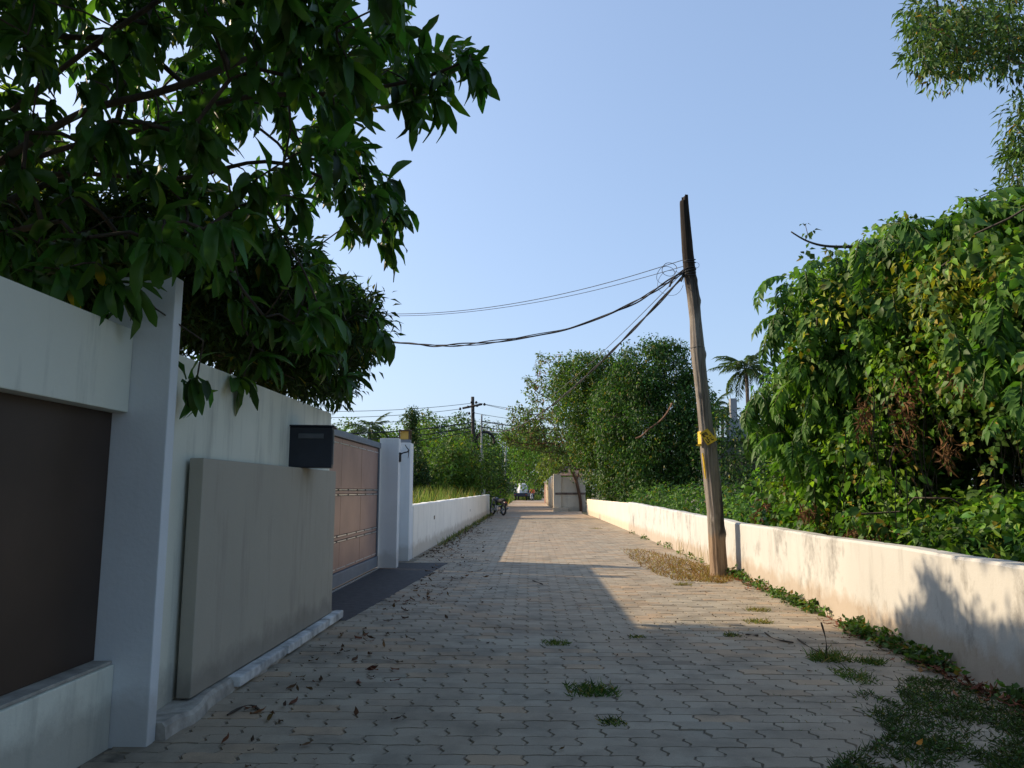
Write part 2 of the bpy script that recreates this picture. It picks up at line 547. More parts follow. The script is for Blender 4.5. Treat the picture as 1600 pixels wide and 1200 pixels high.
# ------------------------------------------------------------------ walls
def ribbon_wall(name, pts, thick, m, label, cat='wall', z0=-0.03, step=0.35, wob=0.004):
    """wall along (x, y, height) points; x is the road face; thick grows to the far side (sign matters)"""
    P = []
    for (x0, y0, h0), (x1, y1, h1) in zip(pts[:-1], pts[1:]):
        k = max(1, int(math.hypot(x1 - x0, y1 - y0) / step))
        for i in range(k):
            t = i / k
            P.append((x0 + (x1 - x0) * t, y0 + (y1 - y0) * t, h0 + (h1 - h0) * t))
    P.append(pts[-1])
    vs, fs = [], []
    ph = rng.random() * 6
    for i, (x, y, h) in enumerate(P):
        w = wob * (math.sin(y * 2.1 + ph) + 0.7 * math.sin(y * 5.3 + 2 * ph)) + rng.normal(0, wob * 0.35)
        e = rng.normal(0, wob * 0.25)
        vs += [(x, y, z0), (x + e * 0.3, y, h - 0.02 + w), (x + math.copysign(0.015, thick), y, h + w),
               (x + thick * 0.9, y, h + w), (x + thick, y, h - 0.02 + w), (x + thick, y, z0)]
    for i in range(len(P) - 1):
        for k in range(5):
            a = i * 6 + k
            f = (a, a + 6, a + 7, a + 1)
            fs.append(f if thick > 0 else f[::-1])
    fs.append(tuple(range(6)) if thick > 0 else tuple(range(5, -1, -1)))
    b = (len(P) - 1) * 6
    fs.append(tuple(range(b + 5, b - 1, -1)) if thick > 0 else tuple(range(b, b + 6)))
    o = MB().add(vs, fs).build(name, m)
    return tag(o, label, cat)


ribbon_wall('boundary_wall', [(2.80, -6, 0.78), (2.82, 4.5, 0.775), (2.88, 7.5, 0.76), (2.95, 11, 0.75), (2.98, 23.3, 0.865)], 0.16,
            M['cream_wall'], 'long low whitewashed wall with mould stains beside the wooden pole')
ribbon_wall('boundary_wall', [(2.985, 23.32, 0.83), (3.02, 40.6, 0.765)], 0.15,
            M['far_wall'], 'lower far stretch of white wall ending by the tree trunk')
lw = ribbon_wall('boundary_wall', [(-2.12, 13.9, 0.95), (-2.11, 26, 0.98), (-2.13, 40.3, 1.01)], -0.17,
            M['white_low'], 'low white wall running on from the lamp post to the parked motorcycle', wob=0.004)
for yy_, z_ in ((16.9, 0.62), (27.0, 0.52)):
    d = MB(); d.box(-2.13, -2.108, yy_ - 0.06, yy_ + 0.06, z_ - 0.04, z_ + 0.04)
    d.build('drain_hole', M['iron'], lw)
rw = MB(); rw.box(-2.42, -2.125, 13.80, 13.898, -0.03, 0.93)
rw.build('wall_return', M['white_post'], lw, bevel=0.006)

# tall wall behind the grey slab
w = MB(); w.box(-2.12, -1.95, 3.828, 7.36, -0.03, 1.955)
tag(w.build('compound_wall', M['white_shade'], bevel=0.008), 'tall white compound wall behind the grey slab and black letter box', 'wall')

# plinth and kerb
p = MB()
ys = np.linspace(3.828, 7.30, 26)
vs, fs = [], []
for i, y in enumerate(ys):
    e = rng.normal(0, 0.010); fx = (-1.775 if y < 4.3 else -1.80) + e
    zt = 0.075 + rng.normal(0, 0.004)
    vs += [(-2.0, y, -0.03), (-2.0, y, zt), (fx - 0.015, y, zt), (fx, y, zt - 0.02), (fx + 0.012, y, -0.03)]
for i in range(len(ys) - 1):
    for k in range(4):
        a = i * 5 + k
        fs.append((a, a + 1, a + 6, a + 5))
fs.append((4, 3, 2, 1, 0)); b_ = (len(ys) - 1) * 5; fs.append((b_, b_ + 1, b_ + 2, b_ + 3, b_ + 4))
pl = p.add(vs, fs).build('plinth', M['plinth'])
tag(pl, 'rough concrete plinth under the grey slab with a worn white edge', 'plinth')
y = 4.75
while y < 7.25:
    L = rng.uniform(0.28, 0.55)
    k = MB()
    x1 = -1.765 + rng.normal(0, 0.006); ze = 0.083 + rng.normal(0, 0.003)
    k.box(-1.845, x1, y, min(7.32, y + L - 0.02), 0.02, ze)
    k.build('kerb_stone', M['kerb'], pl, bevel=0.012)
    y += L

# grey slab standing in front of the wall
s = MB(); s.box(-1.925, -1.845, 4.25, 7.20, 0.084, 1.385)
tag(s.build('grey_slab', M['grey_slab'], bevel=0.006), 'grey cement name slab standing in front of the tall white wall', 'slab')

# near compound wall: fin, lintel, dado, brown sheet
t = empty('gate_surround', (-2.0, 3.7, 0), 0, 'white wall with tall fin, lintel and dark brown sheet at the left edge', 'wall')


def child_box(name, x0, x1, y0, y1, z0, z1, m, parent, bevel=0.006):
    px_, py_, pz_ = parent.location
    return MB().box(x0 - px_, x1 - px_, y0 - py_, y1 - py_, z0 - pz_, z1 - pz_).build(name, m, parent, bevel=bevel)


child_box('fin', -2.16, -1.82, 3.74, 3.825, -0.03, 2.295, M['white_post'], t)
child_box('lintel', -2.42, -2.02, -3.0, 3.737, 1.59, 2.015, M['white_shade'], t)
child_box('dado', -2.42, -2.0, -3.0, 3.737, -0.03, 0.375, M['white_shade'], t)
child_box('ledge', -2.42, -2.012, -3.0, 3.735, 0.377, 0.392, M['plinth'], t, 0.003)
child_box('brown_sheet', -2.16, -2.10, -3.0, 3.735, 0.395, 1.588, M['brown_sheet'], t, 0.0)

# letter box
lb = empty('letter_box', (-1.90, 6.22, 1.388), math.radians(9), 'black metal letter box on top of the grey slab', 'letter box')
b = MB(); b.box(-0.10, 0.27, -0.12, 0.0, 0.0, 0.33); b.box(-0.10, 0.255, 0.002, 0.14, 0.0, 0.33)
b.build('body', M['black_paint'], lb, bevel=0.006)
MB().box(-0.115, 0.285, -0.135, 0.155, 0.332, 0.345).build('lid', M['black_paint'], lb, bevel=0.003)
fl_ = MB().box(0.0, 0.20, -0.128, -0.1205, 0.235, 0.275).build('slot_flap', M['box_inner'], lb, bevel=0.002)
dd = MB().box(0.272, 0.277, -0.105, -0.02, 0.025, 0.31).build('door', M['box_inner'], lb)
MB().box(0.277, 0.283, -0.07, -0.055, 0.20, 0.215).build('lock', M['chrome'], dd)

# sliding gate
GX, GY0, GY1 = -2.42, 7.37, 12.03
gt = empty('sliding_gate', (GX, GY0, 0), 0, 'copper brown sliding gate with bright strips between white wall and post', 'gate')
child_box('top_rail', GX - 0.05, GX + 0.05, GY0, GY1, 1.87, 1.955, M['gate_frame'], gt)
child_box('bottom_rail', GX - 0.04, GX + 0.04, GY0, GY1, 0.03, 0.19, M['gate_frame'], gt)
child_box('end_stile', GX - 0.035, GX + 0.035, GY1 - 0.055, GY1 - 0.001, 0.192, 1.868, M['gate_frame'], gt)
bands = [(0.195, 0.56), (0.645, 1.14), (1.225, 1.865)]
cols_y = np.linspace(GY0, GY1 - 0.06, 5)
for z0_, z1_ in bands:
    for i in range(4):
        child_box('panel', GX - 0.012, GX + 0.012 + 0.001 * (i % 2), cols_y[i] + 0.006, cols_y[i + 1] - 0.006, z0_ + 0.004, z1_ - 0.004, M['gate_sheet'], gt, 0.003)
child_box('backing', GX - 0.03, GX - 0.014, GY0 + 0.003, GY1 - 0.06, 0.193, 1.866, M['gate_dark'], gt, 0)
for z_ in (0.57, 0.635, 1.15, 1.215, 1.80, 0.235):
    y = GY0 + 0.05
    while y < GY1 - 0.25:
        L = 0.46
        child_box('trim_strip', GX + 0.008, GX + 0.019, y, min(GY1 - 0.07, y + L), z_ - 0.007, z_ + 0.007, M['gate_trim'], gt, 0)
        y += L + 0.07
for z0_, z1_ in ((0.585, 0.620), (1.165, 1.20)):
    child_box('cross_band', GX - 0.012, GX + 0.010, GY0 + 0.004, GY1 - 0.062, z0_, z1_, M['gate_sheet'], gt, 0.002)
tr = MB().box(GX + 0.055, GX + 0.075, GY0, GY1 - 0.02, 0.0, 0.018).build('gate_track', M['gate_trim'])
tag(tr, 'thin steel gate rail lying on the dark apron', 'rail')

# gate posts
gp1 = MB().box(-2.40, -2.098, 12.06, 12.26, -0.03, 2.035).build('gate_post', M['white_post'], bevel=0.006)
tag(gp1, 'white gate post closing the copper brown gate, nearer of two', 'post', 'white gate posts')
gp2 = MB().box(-2.42, -2.125, 13.42, 13.795, -0.03, 2.05).build('gate_post', M['white_post'], bevel=0.006)
tag(gp2, 'white gate post carrying the amber cube lamp, behind the nearer post', 'post', 'white gate posts')
sw = MB().box(-2.42, -2.34, 12.263, 13.417, -0.03, 1.94).build('shadow_fill_wall', M['white_post'], bevel=0.006)  # added filler wall, hidden by the nearer post; keeps the posts' shadow unbroken
tag(sw, 'narrow recessed white wall added between the two gate posts to make their shadow solid', 'wall')
la = empty('gate_lamp', (-2.25, 13.6, 2.052), 0, 'square amber post lamp with bronze frame on white gate post', 'lamp')
MB().box(-0.10, 0.10, -0.10, 0.10, 0.0, 0.06).build('base', M['gate_frame'], la, bevel=0.004)
MB().box(-0.075, 0.075, -0.075, 0.075, 0.062, 0.215).build('lamp_glass', M['lamp_yellow'], la, bevel=0.004)
MB().box(-0.11, 0.11, -0.11, 0.11, 0.217, 0.235).build('cap', M['lamp_frame'], la, bevel=0.004)
for sx in (-1, 1):
    for sy in (-1, 1):
        MB().box(sx * 0.088 - 0.012, sx * 0.088 + 0.012, sy * 0.088 - 0.012, sy * 0.088 + 0.012, 0.062, 0.216).build('corner_bar', M['lamp_frame'], la)
# bracket on the road face of the nearer post
br = empty('wall_bracket', (-2.098, 12.14, 1.72), 0, 'small black iron bracket with forked arm on white gate post', 'bracket')
MB().box(0.0, 0.03, -0.03, 0.03, -0.06, 0.09).build('back_plate', M['iron'], br, bevel=0.004)
MB().tube([(0.015, 0, 0.06), (0.06, 0, 0.085), (0.13, 0, 0.10), (0.155, 0, 0.13)], 0.012, 6).build('arm', M['iron'], br)
MB().tube([(0.155, 0, 0.13), (0.12, 0, 0.17), (0.09, 0, 0.215)], [0.009, 0.008, 0.005], 5).build('prong', M['iron'], br)
MB().tube([(0.148, 0, 0.12), (0.152, 0, 0.07), (0.142, 0, 0.0)], [0.009, 0.007, 0.004], 5).build('prong', M['iron'], br)
# ------------------------------------------------------------------ leaning wooden pole, sign, cables
def pole_mat():
    m, nt, b = new_mat('weathered_pole_wood')
    tc = nt.nodes.new('ShaderNodeTexCoord').outputs['Object']
    sep = nt.nodes.new('ShaderNodeSeparateXYZ'); nt.links.new(tc, sep.inputs[0])
    grain = noise(nt, 1.0, 7, 0.7, tc, (34, 34, 1.6))
    blotch = noise(nt, 1.0, 5, 0.6, tc, (5, 5, 2.2))

    def zmask(z0, z1, amt):
        a = nt.nodes.new('ShaderNodeMath'); a.operation = 'MULTIPLY_ADD'
        nt.links.new(blotch, a.inputs[0]); a.inputs[1].default_value = amt; nt.links.new(sep.outputs['Z'], a.inputs[2])
        r = nt.nodes.new('ShaderNodeMapRange'); r.inputs[1].default_value = z0; r.inputs[2].default_value = z1
        nt.links.new(a.outputs[0], r.inputs[0])
        return r.outputs[0]
    grey = ramp(nt, grain, [(0.30, (0.05, 0.042, 0.036)), (0.46, (0.20, 0.175, 0.15)), (0.72, (0.36, 0.32, 0.27))])
    warm = ramp(nt, grain, [(0.30, (0.07, 0.045, 0.03)), (0.46, (0.27, 0.19, 0.125)), (0.75, (0.40, 0.30, 0.21))])
    dark = ramp(nt, grain, [(0.3, (0.022, 0.02, 0.02)), (0.7, (0.085, 0.078, 0.075))])
    black = ramp(nt, grain, [(0.3, (0.010, 0.008, 0.007)), (0.75, (0.055, 0.04, 0.03))])
    c = mix(nt, zmask(0.72, 0.80, 0.35), warm, grey)
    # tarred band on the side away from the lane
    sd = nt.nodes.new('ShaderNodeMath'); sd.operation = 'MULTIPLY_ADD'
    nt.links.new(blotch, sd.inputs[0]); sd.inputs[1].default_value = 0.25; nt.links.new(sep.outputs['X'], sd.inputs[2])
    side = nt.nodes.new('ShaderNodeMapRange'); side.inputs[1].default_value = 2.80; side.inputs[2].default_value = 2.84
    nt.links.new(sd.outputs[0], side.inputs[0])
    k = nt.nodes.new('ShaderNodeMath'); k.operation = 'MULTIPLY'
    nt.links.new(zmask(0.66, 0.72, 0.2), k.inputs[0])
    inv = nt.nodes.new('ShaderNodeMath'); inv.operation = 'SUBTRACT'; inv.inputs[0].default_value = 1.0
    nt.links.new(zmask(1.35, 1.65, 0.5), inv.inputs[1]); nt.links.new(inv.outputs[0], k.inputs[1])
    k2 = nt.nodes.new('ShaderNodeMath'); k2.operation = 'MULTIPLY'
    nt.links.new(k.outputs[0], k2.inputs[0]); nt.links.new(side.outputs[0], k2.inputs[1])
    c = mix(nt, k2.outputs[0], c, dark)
    c = mix(nt, zmask(4.25, 4.75, 0.9), c, black)
    nt.links.new(c, b.inputs['Base Color']); b.inputs['Roughness'].default_value = 0.85
    b.inputs['Specular IOR Level'].default_value = 0.2
    bump(nt, b, grain, 0.8, 0.012)
    return m


M['pole_wood'] = pole_mat()
PY = 11.1
ctr = [(1124, 902, 26), (1121, 860, 25.5), (1117, 800, 24), (1112, 750, 24.5), (1108, 712, 24.5), (1103, 670, 20.5), (1098, 620, 19.5), (1093, 575, 20.5), (1090, 545, 22), (1087, 500, 17.5),
       (1083, 460, 18.5), (1078, 430, 18), (1074, 390, 17), (1071, 350, 15.5), (1069, 318, 14.0), (1069, 306, 12.5)]
cp = np.array([at_y(x, y, PY) for x, y, w in ctr]); cw = np.array([w * PY / FPX / 2 for x, y, w in ctr])
NR, NS = 170, 44
tt = np.linspace(0, len(ctr) - 1, NR)
ix = np.arange(len(ctr))
cx = np.stack([np.interp(tt, ix, cp[:, k]) for k in range(3)], 1); cr = np.interp(tt, ix, cw)
cx[0, 2] = -0.12
vs, fs = [], []
gro = np.cumsum(rng.normal(0, 0.16, (NR, NS)), 0) * 0.35
gro -= gro.mean(1, keepdims=True)
a0 = rng.normal(0, 1, NS)
gro = 0.55 * a0[None] + np.clip(gro, -1.2, 1.2)
for i in range(NR):
    for k in range(NS):
        a = 2 * math.pi * k / NS
        z = cx[i, 2]
        r = cr[i] * (1 + 0.085 * gro[i, k] + 0.03 * math.sin(3 * a + z * 1.7) + 0.03 * math.sin(2 * a - z * 2.3))
        # knots
        for (kz, ka, ks) in ((0.78, 4.2, 0.18), (1.86, 5.4, 0.30), (3.20, 5.9, 0.20), (2.62, 4.0, 0.15), (4.02, 0.1, 0.28), (0.60, 5.9, 0.16), (4.35, 0.0, 0.14)):
            da = (a - ka + math.pi) % (2 * math.pi) - math.pi
            r += cr[i] * ks * math.exp(-((z - kz) / 0.06) ** 2 - (da / 0.5) ** 2)
        zz_ = z
        if i > NR - 14:       # split, broken top
            u = (i - (NR - 14)) / 13
            hgt = 1 if (math.sin(a) * 0.2 + math.cos(a)) > -0.25 else 0
            if not hgt: r *= (1 - 0.75 * max(0, u - 0.35)); zz_ = z - 0.22 * max(0, u - 0.4)
        vs.append((cx[i, 0] + r * math.cos(a), cx[i, 1] + r * math.sin(a), zz_))
for i in range(NR - 1):
    for k in range(NS):
        fs.append((i * NS + k, i * NS + (k + 1) % NS, (i + 1) * NS + (k + 1) % NS, (i + 1) * NS + k))
fs.append(tuple(range((NR - 1) * NS, NR * NS)))
wp = MB().add(vs, fs).build('wooden_pole', M['pole_wood'], smooth=True)
tag(wp, 'tall leaning weathered wooden pole with charred top beside the right wall', 'pole')
wire_band = MB()
for yy_ in (544,):
    c_ = at_y(1090, yy_, PY); 
    wire_band.tube([(c_[0] + 0.107 * math.cos(a), PY + 0.107 * math.sin(a), c_[2] + 0.004 * math.sin(3 * a)) for a in np.linspace(0, 2 * math.pi, 25)], 0.004, 4)
wire_band.build('wire_binding', M['cable'], wp)
wire_band = MB()
for dz_ in (0.0, 0.03, 0.06, 0.085, 0.2, 0.23):
    c_ = at_y(1077.5, 424, PY)
    wire_band.tube([(c_[0] + 0.094 * math.cos(a), PY + 0.094 * math.sin(a), c_[2] + dz_ - 0.06 + 0.02 * math.sin(a + dz_ * 30)) for a in np.linspace(0, 2 * math.pi, 25)], 0.006, 4)
wire_band.build('wire_binding', M['cable'], wp)

# yellow sign wrapped round the pole, its panel bent and tilted
sg = empty('yellow_sign', tuple(at_y(1105, 684, PY - 0.12)), 0, 'bent yellow sign with dark lettering nailed to the wooden pole', 'sign')
q = [at_y(x, y, PY - 0.128) - np.array(sg.location) for x, y in ((1093.5, 676.5), (1106, 669), (1121, 687.5), (1105.5, 696))]
q[2][1] += 0.0; q[1][1] += 0.03; q[0][1] += 0.02
nrm_ = np.cross(q[1] - q[0], q[3] - q[0]); nrm_ = nrm_ / np.linalg.norm(nrm_)
if nrm_[1] > 0: nrm_ = -nrm_
bk = [p_ - nrm_ * 0.004 for p_ in q]
panel = MB().add(q + bk, [(0, 3, 2, 1), (4, 5, 6, 7), (0, 1, 5, 4), (1, 2, 6, 5), (2, 3, 7, 6), (3, 0, 4, 7)]).build('panel', M['sign_yellow'], sg)


def on_panel(u, v, lift=0.002):
    a_ = q[0] * (1 - u) * (1 - v) + q[1] * u * (1 - v) + q[2] * u * v + q[3] * (1 - u) * v
    return a_ + nrm_ * lift


let = MB()
def stroke(u0, u1, v0, v1):
    P_ = [on_panel(u0, v0), on_panel(u1, v0), on_panel(u1, v1), on_panel(u0, v1)]
    let.add(P_, [(0, 3, 2, 1)])
# two lines of block characters, worn past reading
for u0, u1 in ((0.10, 0.19), (0.22, 0.30), (0.33, 0.42), (0.46, 0.55), (0.59, 0.66)):
    stroke(u0, u1, 0.14, 0.40)
for v0, v1 in ((0.14, 0.19), (0.25, 0.30), (0.36, 0.41)):
    stroke(0.10, 0.66, v0, v1)
for u0, u1, v0, v1 in ((0.30, 0.38, 0.50, 0.86), (0.38, 0.50, 0.50, 0.57), (0.38, 0.47, 0.66, 0.72), (0.58, 0.66, 0.48, 0.86), (0.66, 0.80, 0.48, 0.55),
                       (0.66, 0.78, 0.63, 0.70), (0.66, 0.80, 0.79, 0.86), (0.12, 0.20, 0.56, 0.90), (0.20, 0.26, 0.82, 0.90)):
    stroke(u0, u1, v0, v1)
let.build('lettering', M['sign_ink'], panel)
L0 = np.array(sg.location)
fl = [at_y(x, y, Y_) - L0 for x, y, Y_ in ((1113, 669, PY + 0.03), (1116, 668, PY + 0.05), (1121, 688, PY - 0.10), (1117, 684, PY - 0.08))]
MB().add(fl, [(0, 1, 2, 3)]).add([p_ + np.array([0, 0.004, 0]) for p_ in fl], [(3, 2, 1, 0)]).build('bent_flap', M['sign_yellow'], sg)
fl = [at_y(x, y, Y_) - L0 for x, y, Y_ in ((1090, 675, PY - 0.05), (1095, 673, PY - 0.115), (1096, 697, PY - 0.115), (1091, 697, PY - 0.03))]
MB().add(fl, [(0, 3, 2, 1)]).add([p_ + np.array([0, 0.004, 0]) for p_ in fl], [(0, 1, 2, 3)]).build('bent_flap', M['sign_yellow'], sg)
fl = [at_y(x, y, Y_) - L0 for x, y, Y_ in ((1087, 695, PY - 0.10), (1096, 693, PY - 0.12), (1096, 697.5, PY - 0.12), (1088, 696.5, PY - 0.10))]
MB().add(fl, [(0, 3, 2, 1)]).add([p_ + np.array([0, 0.004, 0]) for p_ in fl], [(0, 1, 2, 3)]).build('bent_flap', M['sign_yellow'], sg)
st = [at_y(x, y, PY - 0.115) for x, y in ((1098, 708), (1100, 720), (1101.5, 735), (1103, 748))]
rb_ = MB(); rb_.tube([p_ + np.array([0.0, 0.02, 0]) for p_ in st], [0.012, 0.016, 0.015, 0.008], 4)
tag(rb_.build('yellow_strip', M['sign_yellow']), 'torn yellow strip hanging down the left side of the wooden pole', 'strip')


def spline(P, n=60):
    P = np.array(P, float)
    t = np.r_[0, np.cumsum(np.linalg.norm(np.diff(P, axis=0), axis=1))]
    s = np.linspace(0, t[-1], n)
    # smooth the linear interpolation a little
    Q = np.stack([np.interp(s, t, P[:, k]) for k in range(3)], 1)
    for _ in range(6):
        Q[1:-1] = 0.25 * Q[:-2] + 0.5 * Q[1:-1] + 0.25 * Q[2:]
    return Q


def cable(name, Q, r, m, label, group=None, n=5):
    o = MB().tube(Q, r, n).build(name, m)
    return tag(o, label, 'cable', group)


def sagging(A, B, sag, n=40):
    A = np.array(A, float); B = np.array(B, float)
    t = np.linspace(0, 1, n)[:, None]
    Q = A + (B - A) * t
    Q[:, 2] -= 4 * sag * (t * (1 - t))[:, 0]
    return Q


def pix_path(pts, Y0, Y1):
    n_ = len(pts)
    return [at_y(x, y, Y0 + (Y1 - Y0) * i / (n_ - 1)) for i, (x, y) in enumerate(pts)]


thin = [(1068, 406), (980, 434), (900, 455), (820, 472), (740, 484), (670, 490), (600, 491), (400, 484), (150, 460)]
cable('overhead_wire', spline(pix_path(thin, PY, 15)), 0.006, M['thin_wire'], 'thin grey wire from the wooden pole to the left, upper of the close pair', 'overhead wires')
thin2 = [(1068, 416), (985, 440), (900, 461), (820, 476), (740, 487), (670, 493), (600, 494), (400, 488), (150, 466)]
cable('overhead_wire', spline(pix_path(thin2, PY, 15)), 0.005, M['thin_wire'], 'thin grey wire from the wooden pole to the left, lower of the close pair', 'overhead wires')
thick = [(1068, 424), (1035, 446), (995, 471), (940, 497), (880, 517), (800, 531), (730, 539), (680, 540), (640, 537), (600, 534), (400, 512), (150, 475)]
Qk = spline(pix_path(thick, PY, 15), 140)
cb = empty('cable_bundle', (0, 0, 0), 0, 'thick twisted black cable bundle sagging left from the wooden pole', 'cable')
for k in range(3):
    ph = np.linspace(0, 46, len(Qk)) + k * 2.1 + 1.5 * np.sin(np.linspace(0, 14, len(Qk)))
    amp = 0.017 + 0.012 * np.sin(np.linspace(0, 22, len(Qk)) + k)
    O = np.stack([0 * ph, amp * np.cos(ph), amp * np.sin(ph)], 1)
    MB().tube(Qk + O, 0.0125 - 0.002 * k, 5).build('strand', M['cable'], cb)
PA = at_y(1069, 430, PY)
far_at = at_y(751, 668, 45)
Qf = sagging(PA, far_at, 1.05, 120)
cb2 = empty('cable_bundle', (0, 0, 0), 0, 'black cable dropping from the wooden pole towards the far utility poles', 'cable')
for k in range(2):
    ph = np.linspace(0, 70, len(Qf)) + k * 3.1
    O = np.stack([0.014 * np.cos(ph), 0 * ph, 0.014 * np.sin(ph)], 1)
    MB().tube(Qf + O, 0.014, 5).build('strand', M['cable'], cb2)
cable('overhead_wire', sagging(at_y(1067, 425, PY), at_y(741, 660, 45.2), 1.0, 60), 0.006, M['thin_wire'], 'thin wire running beside the black cable to the far poles', 'overhead wires')
# loops of spare wire at the pole top
lo = MB()
for (cx_, cy_, rr, th, r_) in ((1046, 421, 12, 0.3, 0.005), (1040, 430, 15, 0.9, 0.004), (1048, 442, 21, 0.2, 0.003), (1087, 414, 6, 0.4, 0.003)):
    c_ = at_y(cx_, cy_, PY - 0.03)
    R_ = rr * PY / FPX
    lo.tube([(c_[0] + R_ * math.cos(a) * (1 + 0.1 * math.sin(2 * a)), c_[1] + 0.05 * math.sin(a + th), c_[2] + R_ * 1.05 * math.sin(a + th * 0.2)) for a in np.linspace(0, 2 * math.pi * 0.97, 30)], r_, 4)
lo.tube(spline([at_y(x, y, PY - 0.02) for x, y in ((1070, 426), (1058, 428), (1050, 437), (1046, 448))], 12), 0.016, 5)
lo.tube(spline([at_y(x, y, PY - 0.02) for x, y in ((1072, 420), (1065, 425), (1068, 432), (1064, 440))], 12), 0.014, 5)
tag(lo.build('wire_coil', M['cable']), 'loops of spare black wire hanging at the wooden pole top', 'wire')

# ------------------------------------------------------------------ far utility poles
UY = 45.0
ub = at_y(741, 767, UY); ub[2] = -0.05
up_top = at_y(738.5, 620, UY)
u1 = empty('utility_pole', tuple(ub), 0, 'dark far utility pole with wooden cross arm and insulators', 'pole')
rel = lambda p: tuple(np.array(p) - ub)
MB().tube([rel(ub), rel(ub + (up_top - ub) * 0.5), rel(up_top)], [0.15, 0.125, 0.10], 10).build('shaft', M['dark_wood'], u1, smooth=True)
a_, b_ = at_y(722.5, 638, UY - 0.13), at_y(753.5, 631.5, UY - 0.13)
MB().tube([rel(a_), rel(b_)], 0.065, 4).build('cross_arm', M['dark_wood'], u1)
for x_, y_ in ((719, 639), (737, 628.5), (744, 629), (757, 632), (731, 636), (745.5, 634), (733, 646), (740, 645)):
    c_ = at_y(x_, y_, UY - 0.2)
    MB().tube([rel(c_ + np.array([0, 0, -0.07])), rel(c_), rel(c_ + np.array([0, 0, 0.09]))], [0.05, 0.085, 0.035], 8).build('insulator', M['iron'], u1)
MB().box(-0.26, 0.04, -0.22, -0.16, 0.85, 1.35).build('notice_board', M['white_paper'], u1)
for k_, (x0_, x1_, z0_, z1_) in enumerate(((0.10, 0.3, 0.9, 1.3),)):
    MB().box(x0_, x1_, -0.22, -0.16, z0_, z1_).build('notice_board', M['white_paper'], u1)
u2b = at_y(752, 767, UY); u2b[2] = -0.05
u2 = empty('utility_pole', tuple(u2b), 0, 'slim grey steel pole with cream box beside the dark utility pole', 'pole')
h2 = at_y(751, 648, UY)[2] + 0.05
MB().tube([(0, 0, 0), (0, 0, h2)], [0.07, 0.05], 8).build('shaft', M['steel_pole'], u2, smooth=True)
MB().box(-0.14, 0.12, -0.2, -0.06, 3.0, 3.42).build('meter_box', M['box_cream'], u2, bevel=0.01)
MB().box(-0.22, 0.05, -0.18, -0.09, 0.55, 1.05).build('notice_board', M['white_paper'], u2)
MB().box(0.08, 0.24, -0.14, -0.08, 0.9, 1.35).build('notice_board', M['white_paper'], u2)
cc_ = at_y(758, 690, UY)
cm = MB()
for k in range(5):
    R_ = 0.48 + 0.03 * k
    cm.tube([rel((cc_[0] + R_ * math.cos(a), UY + 0.05 * math.sin(3 * a + k), cc_[2] + R_ * 1.05 * math.sin(a))) for a in np.linspace(-0.2, 3.9, 28)], 0.022, 4)
tag(cm.build('cable_coil', M['cable'], loc=tuple(ub)), 'ring of spare black cable hung between the far utility poles', 'cable')
for i, (x_, yb, yt, Yp, mtl, lab, ysg) in enumerate(((785.5, 778, 690, 62, M['steel_pole'], 'thin steel pole with square yellow plate near the lane end', 756), (789.5, 776, 695, 66, M['steel_pole'], 'slim pole with white painted foot and yellow band', 752))):
    base_ = at_y(x_ - (1.5 if i else 0), 767, Yp); base_[2] = -0.05
    tp = at_y(x_ + (1 if i else 0), yt, Yp)
    o = empty('marker_pole', tuple(base_), 0, lab, 'pole')
    MB().tube([(0, 0, 0), tuple(tp - base_)], [0.09 if i else 0.05, 0.07 if i else 0.04], 8).build('shaft', mtl, o, smooth=True)
    if i == 0:
        z_ = at_y(785, ysg, Yp)[2] + 0.05
        pz = MB().box(-0.19, 0.16, -0.09, -0.06, z_ - 0.17, z_ + 0.17).build('plate', M['sign_yellow'], o)
        MB().box(-0.05, 0.05, -0.094, -0.092, z_ - 0.03, z_ + 0.06).build('mark', M['sign_ink'], pz)
    else:
        MB().tube([(0, 0, 0), (0.01, 0, 0.8)], [0.115, 0.11], 8).build('painted_foot', M['white_paper'], o)
        MB().tube([(0.06, 0, 1.75), (0.066, 0, 2.15)], [0.1, 0.1], 8).build('yellow_band', M['sign_yellow'], o)
wl = [((719, 639), (400, 650), 'upper far wire running left from the cross arm'), ((737, 630), (400, 640), 'topmost far wire running left from the pole head'),
      ((733, 647), (400, 662), 'far wire running left from below the cross arm')]
for (a1, a2, lab) in wl:
    cable('overhead_wire', sagging(at_y(*a1, UY - 0.15), at_y(*a2, 36), 0.25), 0.014, M['thin_wire'], lab, 'far overhead wires', 4)
wr = [((757, 632), (960, 655), 'far wire running right from the cross arm end'), ((744, 629), (960, 645), 'far wire running right from the pole head'),
      ((740, 645), (960, 660), 'far wire running right from below the cross arm')]
for (a1, a2, lab) in wr:
    cable('overhead_wire', sagging(at_y(*a1, UY - 0.15), at_y(*a2, 62), 0.35), 0.014, M['thin_wire'], lab, 'far overhead wires', 4)
for k, (dy, r_) in enumerate(((660, 0.035), (667, 0.03), (673, 0.022), (682, 0.016))):
    words = ('upper', 'second', 'third', 'lowest')[k]
    cable('service_cable', sagging(at_y(738, dy, UY - 0.15), at_y(380, dy + 14, 36), 0.35 + 0.1 * k), r_, M['cable'], words + ' black service cable running left behind the gate', 'black service cables', 4)
    if k < 3:
        cable('service_cable', sagging(at_y(752, dy - 2 + 2 * k, UY - 0.1), at_y(940, 668 + 6 * k, 60), 0.3), r_, M['cable'], words + ' black service cable running right into the trees', 'black service cables', 4)

